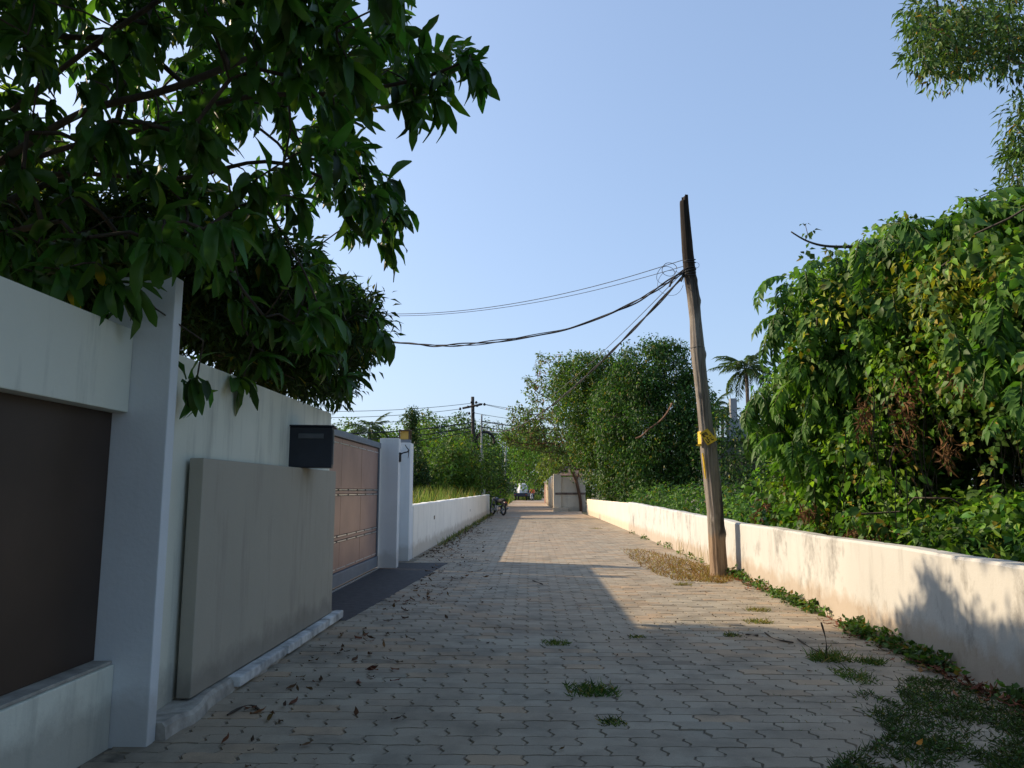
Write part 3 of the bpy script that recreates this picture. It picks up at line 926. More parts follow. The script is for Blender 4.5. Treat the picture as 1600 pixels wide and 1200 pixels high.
# ------------------------------------------------------------------ far walls, house, vehicles
fw = empty('pillared_wall', (1.5, 44, 0), 0, 'cream compound wall with pillars and dark band at the lane end', 'wall')
fx, fy = 1.5, 44.0
B = lambda name, x0, x1, y0, y1, z0, z1, m, bv=0.02: child_box(name, x0, x1, y0, y1, z0, z1, m, fw, bv)
B('front_panel', 1.86, 3.3, 45.55, 45.75, -0.03, 2.02, M['far_wall'])
bd = B('band', 1.87, 3.28, 45.52, 45.545, 0.98, 1.10, M['roof_tile'], 0)
B('band', 1.5, 1.848, 45.28, 45.308, 0.98, 1.10, M['roof_tile'], 0)
B('corner_pillar', 1.40, 1.85, 45.31, 45.80, -0.03, 2.20, M['far_wall'])
B('foot', 1.36, 2.25, 45.20, 45.54, -0.03, 0.22, M['far_wall'])
yy_ = 45.82
for k in range(6):
    B('side_panel', 1.60, 1.80, yy_, yy_ + 4.6, -0.03, 1.85 - 0.02 * k, M['far_wall'])
    B('pillar', 1.45, 1.85, yy_ + 4.62, yy_ + 5.0, -0.03, 2.1 - 0.02 * k, M['far_wall'])
    B('pillar_cap', 1.40, 1.90, yy_ + 4.57, yy_ + 5.05, 2.102 - 0.02 * k, 2.18 - 0.02 * k, M['white_low'])
    yy_ += 5.02
rg = MB().box(1.50, 1.60, 75.0, 80.5, 0.0, 2.0)
tag(rg.build('sheet_gate', M['red_gate'], bevel=0.01), 'red oxide sheet metal gate past the pillared wall', 'gate')
kr = empty('porch_roof', (2.15, 48.0, 0), 0, 'small hipped tile roof showing above the pillared wall', 'roof')
MB().add([(-0.55, -1.0, 2.15), (1.2, -1.0, 2.15), (1.2, 1.0, 2.15), (-0.55, 1.0, 2.15), (0.1, -0.1, 2.75), (0.6, 0.1, 2.75)],
         [(0, 1, 5, 4), (1, 2, 5), (2, 3, 4, 5), (3, 0, 4), (3, 2, 1, 0)]).build('tile_slope', M['roof_tile'], kr)
for sx in (-0.4, 1.0):
    for sy in (-0.8, 0.8):
        MB().box(sx - 0.07, sx + 0.07, sy - 0.07, sy + 0.07, -0.03, 2.148).build('porch_post', M['far_wall'], kr)

hs = empty('derelict_house', (11.0, 33.0, 0), 0, 'weathered grey house half hidden by creepers behind the wooden pole', 'house')
MB().box(-2.6, 5.5, 0, 7, -0.05, 3.3).build('wall', M['house_grey'], hs)
MB().box(-2.8, 5.8, -0.5, 7.2, 3.302, 3.48).build('roof_slab', M['house_grey'], hs)
MB().box(-2.2, -1.4, 0.5, 1.0, 3.482, 4.35).build('parapet', M['house_grey'], hs)
MB().box(0.2, 4.5, 0.6, 3.6, 3.482, 4.75).build('upper_room', M['house_grey'], hs)
MB().box(-1.9, -1.62, 1.2, 1.48, 3.482, 5.35).build('concrete_column', M['house_grey'], hs)
for k in range(9):
    MB().box(-2.5, 1.4, -1.35 + 0.14 * k, -1.17 + 0.14 * k, 2.02 + 0.085 * k, 2.09 + 0.085 * k).build('tile_course', M['roof_tile'], hs)
for x0_ in (-1.9, 0.4, 2.6):
    f = MB().box(x0_, x0_ + 1.2, -0.06, -0.003, 0.75, 1.9).build('window', M['white_low'], hs)
    MB().box(x0_ + 0.08, x0_ + 0.57, -0.075, -0.062, 0.83, 1.82).build('pane', M['house_dark'], f)
    MB().box(x0_ + 0.63, x0_ + 1.12, -0.075, -0.062, 0.83, 1.82).build('pane', M['house_dark'], f)


def wheel(parent, loc, R_, w, name='wheel', spokes=True):
    o = bpy.data.objects.new(name, None); COL.objects.link(o); o.parent = parent; o.location = loc
    ring = lambda r0, r1, w_: MB().tube([(0, r0 * math.cos(a), r0 * math.sin(a)) for a in np.linspace(0, 2 * math.pi, 25)], r1, 8, caps=False)
    ring(R_ - w / 2, w / 2, w).build('tyre', M['rubber'], o, smooth=True)
    rm = ring(R_ - w, 0.012, w)
    for k in range(10):
        a = k * math.pi / 5
        rm.tube([(0.01, 0, 0), (0, (R_ - w) * math.cos(a), (R_ - w) * math.sin(a))], 0.004, 4)
    rm.tube([(-0.06, 0, 0), (0.06, 0, 0)], 0.035, 8)
    rm.build('rim', M['chrome'], o)
    return o


def motorcycle(name, loc, rz, label):
    t = empty(name, loc, rz, label, 'motorcycle')
    wheel(t, (0, 0.62, 0.29), 0.29, 0.09); wheel(t, (0, -0.62, 0.29), 0.29, 0.10)
    MB().tube([(0, -0.62, 0.30), (0.0, -0.25, 0.42), (0, 0.1, 0.40), (0, 0.36, 0.78)], [0.03, 0.035, 0.035, 0.03], 6).build('frame', M['iron'], t)
    MB().box(-0.12, 0.12, -0.2, 0.18, 0.22, 0.48).build('engine', M['chrome'], t, bevel=0.04)
    MB().tube([(0, -0.08, 0.70), (0, 0.05, 0.74), (0, 0.2, 0.76), (0, 0.34, 0.72)], [0.08, 0.125, 0.14, 0.07], 10).build('tank', M['bike_paint'], t, smooth=True)
    MB().tube([(0, -0.78, 0.74), (0, -0.62, 0.73), (0, -0.3, 0.70), (0, -0.06, 0.72)], [0.06, 0.11, 0.12, 0.07], 10).build('seat', M['rubber'], t, smooth=True)
    for s in (-1, 1):
        MB().tube([(s * 0.09, 0.62, 0.29), (s * 0.09, 0.50, 0.62), (s * 0.08, 0.40, 0.88)], 0.022, 6).build('fork', M['chrome'], t)
        mr = MB().tube([(s * 0.26, 0.34, 0.96), (s * 0.31, 0.38, 1.12)], 0.008, 5)
        mr.box(s * 0.32 - 0.055, s * 0.32 + 0.055, 0.37, 0.39, 1.10, 1.18).build('mirror', M['iron'], t)
    MB().tube([(-0.36, 0.24, 0.94), (-0.2, 0.38, 0.95), (0, 0.40, 0.90), (0.2, 0.38, 0.95), (0.36, 0.24, 0.94)], 0.016, 6).build('handlebar', M['iron'], t)
    MB().tube([(0, 0.44, 0.80), (0, 0.56, 0.80)], [0.09, 0.08], 10).build('headlight', M['chrome'], t)
    MB().tube([(0, y_, z_) for y_, z_ in ((-0.96, 0.50), (-0.85, 0.62), (-0.62, 0.66), (-0.4, 0.6))], [0.05, 0.07, 0.07, 0.05], 8).build('mudguard', M['bike_paint'], t, smooth=True)
    MB().tube([(0.14, 0.05, 0.25), (0.16, -0.4, 0.27), (0.17, -0.85, 0.36)], [0.02, 0.04, 0.045], 8).build('exhaust', M['chrome'], t, smooth=True)
    MB().box(-0.07, 0.07, -0.93, -0.90, 0.60, 0.68).build('tail_light', M['red_gate'], t)
    return t


motorcycle('motorcycle', (-1.60, 38.3, -0.004), math.radians(28), 'dark motorcycle parked at the end of the low white wall')
m2 = motorcycle('motorcycle', (0.28, 95, -0.004), math.radians(170), 'small far motorcycle carrying a rider in orange')
# rider: one skinned body
joints = {'pel': (0, -0.30, 0.86), 'chest': (0, -0.24, 1.22), 'neck': (0, -0.20, 1.40), 'head0': (0, -0.18, 1.50), 'head1': (0, -0.17, 1.64),
          'shl': (-0.2, -0.22, 1.34), 'ell': (-0.30, -0.02, 1.12), 'hal': (-0.33, 0.22, 1.00), 'shr': (0.2, -0.22, 1.34), 'elr': (0.30, -0.02, 1.12), 'har': (0.33, 0.22, 1.00),
          'hil': (-0.13, -0.28, 0.84), 'knl': (-0.22, 0.14, 0.72), 'ftl': (-0.2, 0.0, 0.32), 'tol': (-0.2, 0.16, 0.28),
          'hir': (0.13, -0.28, 0.84), 'knr': (0.22, 0.14, 0.72), 'ftr': (0.2, 0.0, 0.32), 'tor': (0.2, 0.16, 0.28)}
jr = {'pel': 0.16, 'chest': 0.18, 'neck': 0.06, 'head0': 0.09, 'head1': 0.095, 'shl': 0.075, 'ell': 0.05, 'hal': 0.04, 'shr': 0.075, 'elr': 0.05, 'har': 0.04,
      'hil': 0.10, 'knl': 0.07, 'ftl': 0.05, 'tol': 0.04, 'hir': 0.10, 'knr': 0.07, 'ftr': 0.05, 'tor': 0.04}
names = list(joints)
ed = [('pel', 'chest'), ('chest', 'neck'), ('neck', 'head0'), ('head0', 'head1'), ('chest', 'shl'), ('shl', 'ell'), ('ell', 'hal'), ('chest', 'shr'), ('shr', 'elr'), ('elr', 'har'),
      ('pel', 'hil'), ('hil', 'knl'), ('knl', 'ftl'), ('ftl', 'tol'), ('pel', 'hir'), ('hir', 'knr'), ('knr', 'ftr'), ('ftr', 'tor')]
me = bpy.data.meshes.new('person'); me.from_pydata([joints[k] for k in names], [(names.index(a), names.index(b)) for a, b in ed], [])
pr = link('person', me); pr.location = (0.28, 95, -0.004); pr.rotation_euler = (0, 0, math.radians(170))
sk = pr.modifiers.new('skin', 'SKIN')
for i, k in enumerate(names):
    me.skin_vertices[0].data[i].radius = (jr[k], jr[k])
me.skin_vertices[0].data[0].use_root = True
sb = pr.modifiers.new('sub', 'SUBSURF'); sb.levels = 1; sb.render_levels = 1


def rider_mat():
    m, nt, b = new_mat('rider_clothes')
    tc = nt.nodes.new('ShaderNodeTexCoord').outputs['Object']
    sep = nt.nodes.new('ShaderNodeSeparateXYZ'); nt.links.new(tc, sep.inputs[0])
    dv = nt.nodes.new('ShaderNodeMath'); dv.operation = 'DIVIDE'; nt.links.new(sep.outputs['Z'], dv.inputs[0]); dv.inputs[1].default_value = 2.0
    c = ramp(nt, dv.outputs[0], [(0.0, (0.03, 0.03, 0.05)), (0.435, (0.03, 0.03, 0.05)), (0.445, (0.60, 0.16, 0.06)), (0.70, (0.60, 0.16, 0.06)), (0.71, (0.2, 0.11, 0.07)), (0.79, (0.02, 0.015, 0.012))])
    nt.links.new(c, b.inputs['Base Color']); b.inputs['Roughness'].default_value = 0.8
    return m


me.materials.append(rider_mat())
tag(pr, 'person in an orange top riding a motorcycle at the far end', 'person')

tk = empty('cargo_truck', (-1.0, 97, -0.004), math.radians(-6), 'small dark truck with a white covered load at the far end', 'truck')
MB().box(-0.85, 0.85, -1.6, 1.1, 0.55, 0.95).build('cargo_bed', M['truck_dark'], tk, bevel=0.03)
MB().box(-0.75, 0.75, 1.12, 2.4, 0.45, 1.75).build('cab', M['truck_dark'], tk, bevel=0.12)
MB().tube([(0.1, -0.3, 0.9), (0.1, -0.3, 1.3), (0.1, -0.3, 1.9), (0.1, -0.3, 2.12), (0.1, -0.3, 2.18)], [0.62, 0.66, 0.55, 0.5, 0.30], 12).build('covered_load', M['tarp'], tk)
for sx in (-0.7, 0.7):
    for sy in (-1.1, 1.7):
        wheel(tk, (sx, sy, 0.34), 0.34, 0.16)
for sx in (-0.7, 0.7):
    MB().box(sx - 0.09, sx + 0.09, -1.63, -1.602, 0.68, 0.80).build('tail_light', M['red_gate'], tk)
# ------------------------------------------------------------------ foliage tools
T_LEAF = (np.array([(0, 0, 0), (0.38, 0.5, 0.10), (0.38, -0.5, 0.10), (0.45, 0, 0.0), (1, 0, -0.12)], float),
          np.array([(0, 2, 3), (0, 3, 1), (3, 2, 4), (3, 4, 1)]))
T_BLADE = (np.array([(0, -0.5, 0), (0, 0.5, 0), (0.55, 0.42, 0.03), (0.55, -0.42, 0.03), (1, 0, -0.12)], float),
           np.array([(0, 3, 1), (1, 3, 2), (2, 3, 4)]))


def long_leaf(seg=5, droop=0.5, wave=0.03, seed=0, width=None):
    r = np.random.default_rng(seed)
    prof = width or [0.08, 0.72, 1.0, 0.92, 0.58, 0.04]
    vs, fs = [], []
    wig = r.normal(0, wave, (seg + 1, 3))
    for i in range(seg + 1):
        t = i / seg
        a = droop * t
        x = math.sin(a) / droop if droop else t
        z = -(1 - math.cos(a)) / droop if droop else 0
        w = np.interp(t, np.linspace(0, 1, len(prof)), prof) * 0.5
        vs += [(x, w, z + 0.16 * w + wig[i, 0]), (x, 0, z), (x, -w, z + 0.16 * w + wig[i, 1])]
    for i in range(seg):
        for k in (0, 1):
            a, b = i * 3 + k, i * 3 + k + 1
            fs += [(a, b, b + 3), (a, b + 3, a + 3)]
    return np.array(vs), np.array(fs)


def leaf_geo(P, D, N, L, W, tpl, C):
    """arrays of leaf position, axis, normal, length, width, colour -> vertices, triangles, colours"""
    T, F = tpl
    x = unit(D)
    y = unit(np.cross(N, x))
    z = np.cross(x, y)
    L = np.broadcast_to(L, (len(P),)); W = np.broadcast_to(W, (len(P),))
    V = (P[:, None, :] + x[:, None, :] * (T[None, :, 0] * L[:, None])[:, :, None]
         + y[:, None, :] * (T[None, :, 1] * W[:, None])[:, :, None]
         + z[:, None, :] * (T[None, :, 2] * L[:, None])[:, :, None])
    n, k = len(P), len(T)
    FF = (F[None] + (np.arange(n) * k)[:, None, None]).reshape(-1, 3)
    return V.reshape(-1, 3), FF, np.repeat(C, k, 0)


def join_geo(parts):
    V, F, C = [], [], []
    b = 0
    for v, f, c in parts:
        V.append(v); F.append(f + b); C.append(c); b += len(v)
    return np.concatenate(V), np.concatenate(F), np.concatenate(C)


def greens(n, base=(0.045, 0.10, 0.020), var=0.30, warm=0.08, warmc=(0.20, 0.17, 0.02), light=0.15, lightc=(0.10, 0.19, 0.03)):
    c = np.array(base)[None] * (1 + rng.normal(0, var, (n, 1))).clip(0.45, 1.9)
    c = c * (1 + rng.normal(0, 0.08, (n, 3)))
    u = rng.random(n)
    c[u < warm] = np.array(warmc) * rng.uniform(0.6, 1.3, (int((u < warm).sum()), 1))
    k = u > 1 - light
    c[k] = np.array(lightc) * rng.uniform(0.7, 1.2, (int(k.sum()), 1))
    return c.clip(0.004, 0.9)


def clump_leaves(C, R, per, L, W, base=None, droop=0.5, up=0.6, flat=0.75, ckw=None, tpl=T_LEAF, shell=0.45, clumpvar=0.22):
    """leaves gathered in clumps (centres C, radii R)"""
    n = len(C)
    R = np.broadcast_to(R, (n,))
    idx = np.repeat(np.arange(n), per)
    m = len(idx)
    u = rvec(m)
    rr = R[idx] * (shell + (1 - shell) * rng.random(m)) 
    P = C[idx] + u * rr[:, None] * np.array([1, 1, flat])
    D = unit(u + np.array([0, 0, -droop]) + 0.5 * rng.normal(size=(m, 3)))
    N = unit(np.array([0, 0, up]) + 0.6 * u + 0.45 * rng.normal(size=(m, 3)))
    Ls = L * rng.uniform(0.6, 1.25, m); Ws = W * Ls / L * rng.uniform(0.8, 1.15, m)
    col = greens(m, **(ckw or {}))
    col = col * (1 + rng.normal(0, clumpvar, n)).clip(0.55, 1.6)[idx][:, None]
    return leaf_geo(P, D, N, Ls, Ws, tpl, col)


def blob_clumps(blobs, n, lumps=0.16, inner=0.25, keep=None, bite=0.9):
    """clump centres on the skins of overlapping ellipsoids, a share of them inside"""
    out = []
    B = [(np.array(c, float), np.array(r, float)) for c, r in blobs]
    area = np.array([r[0] * r[1] + r[1] * r[2] + r[0] * r[2] for c, r in B]); area /= area.sum()
    for (c, r), a in zip(B, area):
        k = max(3, int(n * a))
        u = rvec(k)
        ph = rng.random(6) * 6.28
        s = (np.sin(u[:, 0] * 5 + ph[0]) + np.sin(u[:, 1] * 6 + ph[1]) + np.sin(u[:, 2] * 5 + ph[2])) / 3
        f = 1 + lumps * s + rng.normal(0, 0.04, k)
        ins = rng.random(k) < inner
        f[ins] *= rng.uniform(0.35, 0.85, ins.sum())
        P = c + u * r * f[:, None]
        ok = np.ones(k, bool)
        for c2, r2 in B:
            if c2 is c: continue
            ok &= ~(((((P - c2) / r2) ** 2).sum(1) < bite ** 2 * 0.6) & ~ins)
        out.append(P[ok])
    P = np.concatenate(out)
    if keep is not None:
        P = P[keep(P)]
    return P


def grow(chains, targets, r_tip, taper=0.42, jitter=0.10, n=6, maxr=1.0, reach=None):
    """branches: given main chains (list of point lists), twigs reach out to every target"""
    nodes, par = [], []
    paths = []
    for ch in chains:
        pts = spline(ch, max(6, len(ch) * 4))
        ids = []
        for i, p in enumerate(pts):
            if i == 0 and nodes:
                d = np.linalg.norm(np.array(nodes) - p, axis=1)
                j = int(d.argmin()); ids.append(j); continue
            nodes.append(p); par.append(ids[-1] if ids else -1); ids.append(len(nodes) - 1)
        paths.append(ids)
    root = np.array(chains[0][-1])
    tg = np.array(targets)
    for t in tg[np.argsort(np.linalg.norm(tg - root, axis=1))]:
        A = np.array(nodes)
        d = np.linalg.norm(A - t, axis=1)
        j = int(d.argmin())
        if reach and d[j] > reach: pass
        L = d[j]
        k = max(2, int(L / 0.25) + 1)
        ids = [j]
        for i in range(1, k + 1):
            s = i / k
            p = A[j] * (1 - s) + t * s + (rng.normal(0, jitter * L, 3) * math.sin(math.pi * s) * 0.6 if i < k else 0)
            p = p + np.array([0, 0, 0.10 * L * math.sin(math.pi * s)])
            nodes.append(p); par.append(ids[-1]); ids.append(len(nodes) - 1)
        paths.append(ids)
    cnt = np.zeros(len(nodes))
    kids = np.zeros(len(nodes), int)
    for i, p in enumerate(par):
        if p >= 0: kids[p] += 1
    cnt[kids == 0] = 1
    for i in range(len(nodes) - 1, -1, -1):
        if par[i] >= 0: cnt[par[i]] += cnt[i]
    rad = np.minimum(maxr, r_tip * np.maximum(cnt, 1) ** taper)
    A = np.array(nodes)
    mb = MB()
    for q_, ids in enumerate(paths):
        if len(ids) < 2: continue
        rr = rad[ids].copy()
        if q_ >= 1: rr[0] = min(rr[0], rr[1] * 1.3)
        mb.tube(A[ids], rr, n if q_ < len(chains) else 4, caps=False)
    return mb


def sun_keep(P, pad=0.0):
    """the shape of the left-hand crowns as their shadow shows it: True where a leaf mass may stand"""
    P = np.atleast_2d(P)
    t = (2.85 - P[:, 0]) / 0.944
    Yw, Zw = P[:, 1] - 0.3305 * t, P[:, 2] - 0.5543 * t
    lim = np.interp(Yw, [0, 3.6, 4.3, 4.75, 5.3, 5.55, 5.75, 6.0, 6.7, 7.0], [0.9, 0.55, 0.45, 0.30, 0.48, 0.66, 0.42, 0.22, 0.05, -0.2])
    bad = (Yw > 3.2) & (Yw < 12.5) & (Zw > lim - pad) & (Zw < 0.95)
    t = P[:, 2] / 0.5543
    Xg, Yg = P[:, 0] + 0.944 * t, P[:, 1] - 0.3305 * t
    bad |= (Xg > 0.75) & (Xg < 2.95) & (Yg > 7.45 - 0.335 * (Xg - 0.87) - pad) & (Yg < 14)
    return ~bad


def foliage(name, geo, m, parent=None, loc=None):
    o = link(name, np_mesh(name, geo[0], geo[1], m, geo[2]), parent)
    return o


# ------------------------------------------------------------------ mango tree over the lane
mg = empty('mango_tree', (0, 0, 0), 0, 'mango tree with long dark leaves overhanging the lane from the left', 'tree')
poly_m = [(-3000, -3000), (655, -3000), (650, 20), (640, 60), (700, 75), (735, 85), (735, 110), (690, 125), (655, 150), (600, 150), (540, 170), (565, 215), (600, 285),
          (618, 325), (608, 365), (560, 385), (540, 430), (575, 500), (565, 520), (530, 520), (520, 560), (470, 540), (400, 520), (330, 470), (285, 400), (150, 385), (-3000, 410)]
W_ = []
while len(W_) < 2000:
    p = np.stack([rng.uniform(-7, 0.4, 4000), rng.uniform(2.3, 7.6, 4000), rng.uniform(1.9, 7.3, 4000)], 1)
    e = ((p - np.array([-3.2, 4.5, 4.3])) / np.array([3.7, 3.1, 3.0])) ** 2
    p = p[(e.sum(1) < 1)]
    x_, y_, w_ = project(p)
    ok = inside(poly_m, x_, y_) & (w_ > 2.9)
    near_wall = (p[:, 0] < -1.85) & (p[:, 2] < 2.35)
    W_ += list(p[ok & ~near_wall])
W_ = np.array(W_[:2000])
# the outreaching sprays seen against the sky and the wall
extra = [(752, 100, 3.9), (735, 85, 3.9), (700, 120, 4.0), (668, 105, 4.0), (650, 160, 4.0), (690, 150, 3.95), (625, 45, 4.1), (640, 130, 4.2), (605, 110, 4.2),
         (612, 285, 4.6), (628, 330, 4.6), (600, 350, 4.7), (575, 260, 4.5), (610, 380, 4.8), (560, 330, 4.6), (590, 300, 4.8), (540, 290, 4.5), (585, 500, 5.2), (598, 520, 5.2), (545, 590, 5.4),
         (215, 448, 3.55), (190, 440, 3.5), (100, 420, 3.45), (55, 425, 3.5), (20, 410, 3.5), (308, 590, 4.05), (470, 480, 4.9), (420, 560, 5.0), (380, 590, 4.9), (150, 410, 3.5), (120, 380, 3.6), (60, 380, 3.6)]
Wx = np.array([at_y(x, y, Y) for x, y, Y in extra])
# thin out the sampled ones right in front of a few sky gaps
x_, y_, w_ = project(W_)
gaps = [(150, 30, 42), (130, 82, 34), (95, 130, 36), (250, 85, 26), (215, 140, 24), (40, 200, 24), (160, 195, 28), (270, 110, 20), (345, 95, 26), (30, 60, 26), (300, 45, 24), (395, 30, 20), (480, 165, 24), (500, 215, 20), (60, 290, 22)]
drop = np.zeros(len(W_), bool)
for gx, gy, gr in gaps:
    drop |= (np.hypot(x_ - gx, y_ - gy) < gr * 0.3 + 6) & (y_ > -40)
W_ = W_[~drop]
W_ = W_[sun_keep(W_, 0.10)]
x_, y_, w_ = project(W_)
W_ = W_[~((x_ > -30) & (x_ < 760) & (y_ > -30) & (rng.random(len(W_)) < 0.30))]
allw = np.concatenate([Wx, W_])
T0 = np.array([-4.1, 4.3, 2.5])
limbs = [[(-4.35, 4.4, -0.05), (-4.3, 4.35, 1.2), tuple(T0)],
         [tuple(T0)] + [tuple(at_y(x, y, Y)) for x, y, Y in ((0, 190, 4.2), (100, 100, 4.2), (250, 0, 4.1), (380, -90, 4.0))],
         [tuple(T0)] + [tuple(at_y(x, y, Y)) for x, y, Y in ((-20, 265, 4.0), (60, 215, 3.9), (140, 160, 3.85), (240, 153, 3.85), (330, 115, 3.85), (420, 75, 3.9), (560, 40, 4.0), (640, 25, 4.1))],
         [tuple(T0)] + [tuple(at_y(x, y, Y)) for x, y, Y in ((20, 262, 4.3), (90, 230, 4.3), (200, 212, 4.3), (280, 178, 4.25), (400, 145, 4.2), (520, 150, 4.1), (600, 135, 4.05), (660, 125, 4.0), (700, 112, 3.95), (735, 92, 3.9))],
         [tuple(T0)] + [tuple(at_y(x, y, Y)) for x, y, Y in ((60, 265, 4.7), (210, 276, 4.7), (300, 290, 4.7), (400, 235, 4.7), (500, 270, 4.7), (580, 320, 4.7))],
         [tuple(T0)] + [tuple(at_y(x, y, Y)) for x, y, Y in ((0, 362, 3.7), (60, 357, 3.6), (95, 345, 3.55))],
         [tuple(T0), (-4.6, 3.2, 4.0), (-4.2, 2.4, 5.2)], [tuple(T0), (-4.8, 4.8, 4.2), (-4.6, 5.2, 5.8), (-4.2, 5.2, 6.8)], [tuple(T0), (-3.4, 5.6, 3.8), (-2.6, 6.4, 4.6)]]
br_ = grow(limbs, allw, 0.0052, 0.40, n=8, maxr=0.17)
br_.build('branches', M['bark_dark'], mg, smooth=True)
# whorls of drooping leaves
mango_tpl = [long_leaf(5, d_, 0.03, s_, [0.10, 0.66, 0.95, 1.0, 0.86, 0.14]) for s_, d_ in enumerate((0.4, 0.9, 1.3, 1.7))]
P, D, N, L, Wd, K = [], [], [], [], [], []
for i, c in enumerate(allw):
    k = int(rng.integers(9, 16))
    axis = unit(c - T0 + rng.normal(0, 0.5, 3)); axis[2] = axis[2] * 0.5
    axis = unit(axis)
    e1 = unit(np.cross(axis, [0.1, 0.2, 1])); e2 = np.cross(axis, e1)
    for j in range(k):
        a = j * 2.4 + rng.normal(0, 0.3)
        spread = rng.uniform(0.5, 1.25)
        d = unit(axis * rng.uniform(0.1, 1.0) + spread * (e1 * math.cos(a) + e2 * math.sin(a)) + np.array([0, 0, -rng.uniform(0.25, 1.1)]))
        P.append(c - axis * rng.uniform(0, 0.10)); D.append(d)
        n_ = np.array([0, 0, 1.0]) + 0.35 * rng.normal(size=3)
        N.append(n_); L.append(rng.uniform(0.14, 0.28)); Wd.append(rng.uniform(0.19, 0.27)); K.append(int(rng.integers(4)))
P, D, N, L, Wd, K = map(np.array, (P, D, N, L, Wd, K))
colm = greens(len(P), (0.050, 0.125, 0.022), 0.32, 0.004, (0.32, 0.27, 0.02), 0.12, (0.10, 0.20, 0.025))
tipx, tipy, wq = project(P + D * L[:, None] * 0.5)
sz = np.where((tipx > -20) & (tipx < 800) & (tipy > -20) & (tipy < 680) & (wq > 1), L / wq, 0)
# a leaf counts as showing if few others stand in front of it
cell = {}
order = np.argsort(wq)
shown = np.zeros(len(P), bool)
for i in order:
    if sz[i] <= 0: continue
    key = (int(tipx[i] // 12), int(tipy[i] // 12))
    if cell.get(key, 0) < 1:
        shown[i] = True
    cell[key] = cell.get(key, 0) + 1
rank = np.argsort(-np.where(shown, sz, 0))[:300]
one = np.zeros(len(P), bool); one[rank] = True
lv = []
for s_ in range(4):
    for q_ in range(5):
        T, F = mango_tpl[s_]
        c = colm[int(rng.integers(len(colm)))] if q_ < 4 else np.array([0.10, 0.19, 0.022])
        TT = T.copy(); TT[:, 1] *= 0.235
        lv.append(np_mesh('leaf', TT, F, M['leaf_gloss'], np.tile(c, (len(T), 1)), True))
yl = mango_tpl[1][0].copy(); yl[:, 1] *= 0.36
tcol = np.where((yl[:, 0:1] > 0.5), np.array([[0.55, 0.40, 0.02]]), np.array([[0.12, 0.17, 0.02]]))
lv_y = np_mesh('leaf', yl, mango_tpl[1][1], M['leaf_gloss'], tcol, True)


def leaf_matrix(p, d, n, l):
    x = unit(d); y = unit(np.cross(n, x)); z = np.cross(x, y)
    m_ = Matrix(((x[0] * l, y[0] * l, z[0] * l, p[0]), (x[1] * l, y[1] * l, z[1] * l, p[1]), (x[2] * l, y[2] * l, z[2] * l, p[2]), (0, 0, 0, 1)))
    return m_


for i in np.where(one)[0]:
    q_ = int(rng.integers(5)) if rng.random() < 0.35 else int(rng.integers(4))
    o = link('leaf', lv[K[i] * 5 + q_], mg)
    o.matrix_world = leaf_matrix(P[i], D[i], N[i], L[i])
for x_, y_, Y_, l_ in ((113, 440, 3.45, 0.15), (155, 405, 3.5, 0.15)):
    o = link('leaf', lv_y, mg)
    o.matrix_world = leaf_matrix(at_y(x_, y_, Y_), np.array([0.1, -0.1, -1.0]), np.array([-0.2, -1, 0.1]), l_)
    o['label'] = 'half yellowed mango leaf'
geo = []
for s_ in range(4):
    k = (~one) & (K == s_)
    geo.append(leaf_geo(P[k], D[k], N[k], L[k], L[k] * Wd[k], mango_tpl[s_], colm[k]))
# rest of the crown, unseen; extended over and behind the viewer for added shade
ov = blob_clumps([((-2.6, -0.5, 4.6), (2.6, 3.2, 1.3)), ((-0.3, -2.2, 4.9), (2.6, 3.0, 1.2)), ((-1.2, 1.6, 4.9), (1.8, 1.9, 0.9)), ((1.6, -3.5, 4.6), (2.2, 2.8, 1.2)), ((-3.4, -4.0, 4.4), (2.6, 3.0, 1.6)), ((-1.0, -6.0, 3.2), (4.2, 1.4, 2.2)), ((2.4, -2.5, 4.2), (1.6, 2.6, 1.6))], 1300, 0.15, 0.5)
x_, y_, w_ = project(ov)
ov = ov[sun_keep(ov, 0.2)]
x_, y_, w_ = project(ov)
ov = ov[~((w_ > 0) & (y_ > -260) & (x_ > -300) & (x_ < 1900))]
geo.append(clump_leaves(ov, 0.34, 26, 0.20, 0.055, ckw=dict(base=(0.028, 0.070, 0.016), warm=0.02, light=0.06), droop=0.8))
grow([[tuple(T0), (-3.6, 2.6, 3.6), (-3.0, 0.6, 4.3), (-1.6, -1.4, 4.6), (0.2, -2.6, 4.7)], [(-3.0, 0.6, 4.3), (-3.4, -2.0, 4.4), (-3.4, -4.0, 4.4)]], ov[::8], 0.008, 0.42, maxr=0.11).build('branches', M['bark_dark'], mg, smooth=True)
o = foliage('foliage', join_geo(geo), M['leaf_gloss'], mg); tag(o, kind='stuff')


# ------------------------------------------------------------------ narrow-leaved tree behind the tall wall
def tuft_leaves(C, per, L, W, ckw, droop=0.15, spread=1.0):
    n = len(C); idx = np.repeat(np.arange(n), per); m = len(idx)
    ax = unit(rng.normal(size=(n, 3)) + np.array([0.3, 0, 0.15]))
    u = rvec(m)
    D = unit(ax[idx] * 0.55 + u * spread + np.array([0, 0, -droop]))
    P_ = C[idx] + ax[idx] * rng.uniform(-0.10, 0.06, (m, 1))
    N_ = unit(np.array([0, 0, 0.8]) + 0.5 * rng.normal(size=(m, 3)))
    Ls = L * rng.uniform(0.6, 1.2, m)
    return leaf_geo(P_, D, N_, Ls, W * Ls / L, T_LEAF, greens(m, **ckw))


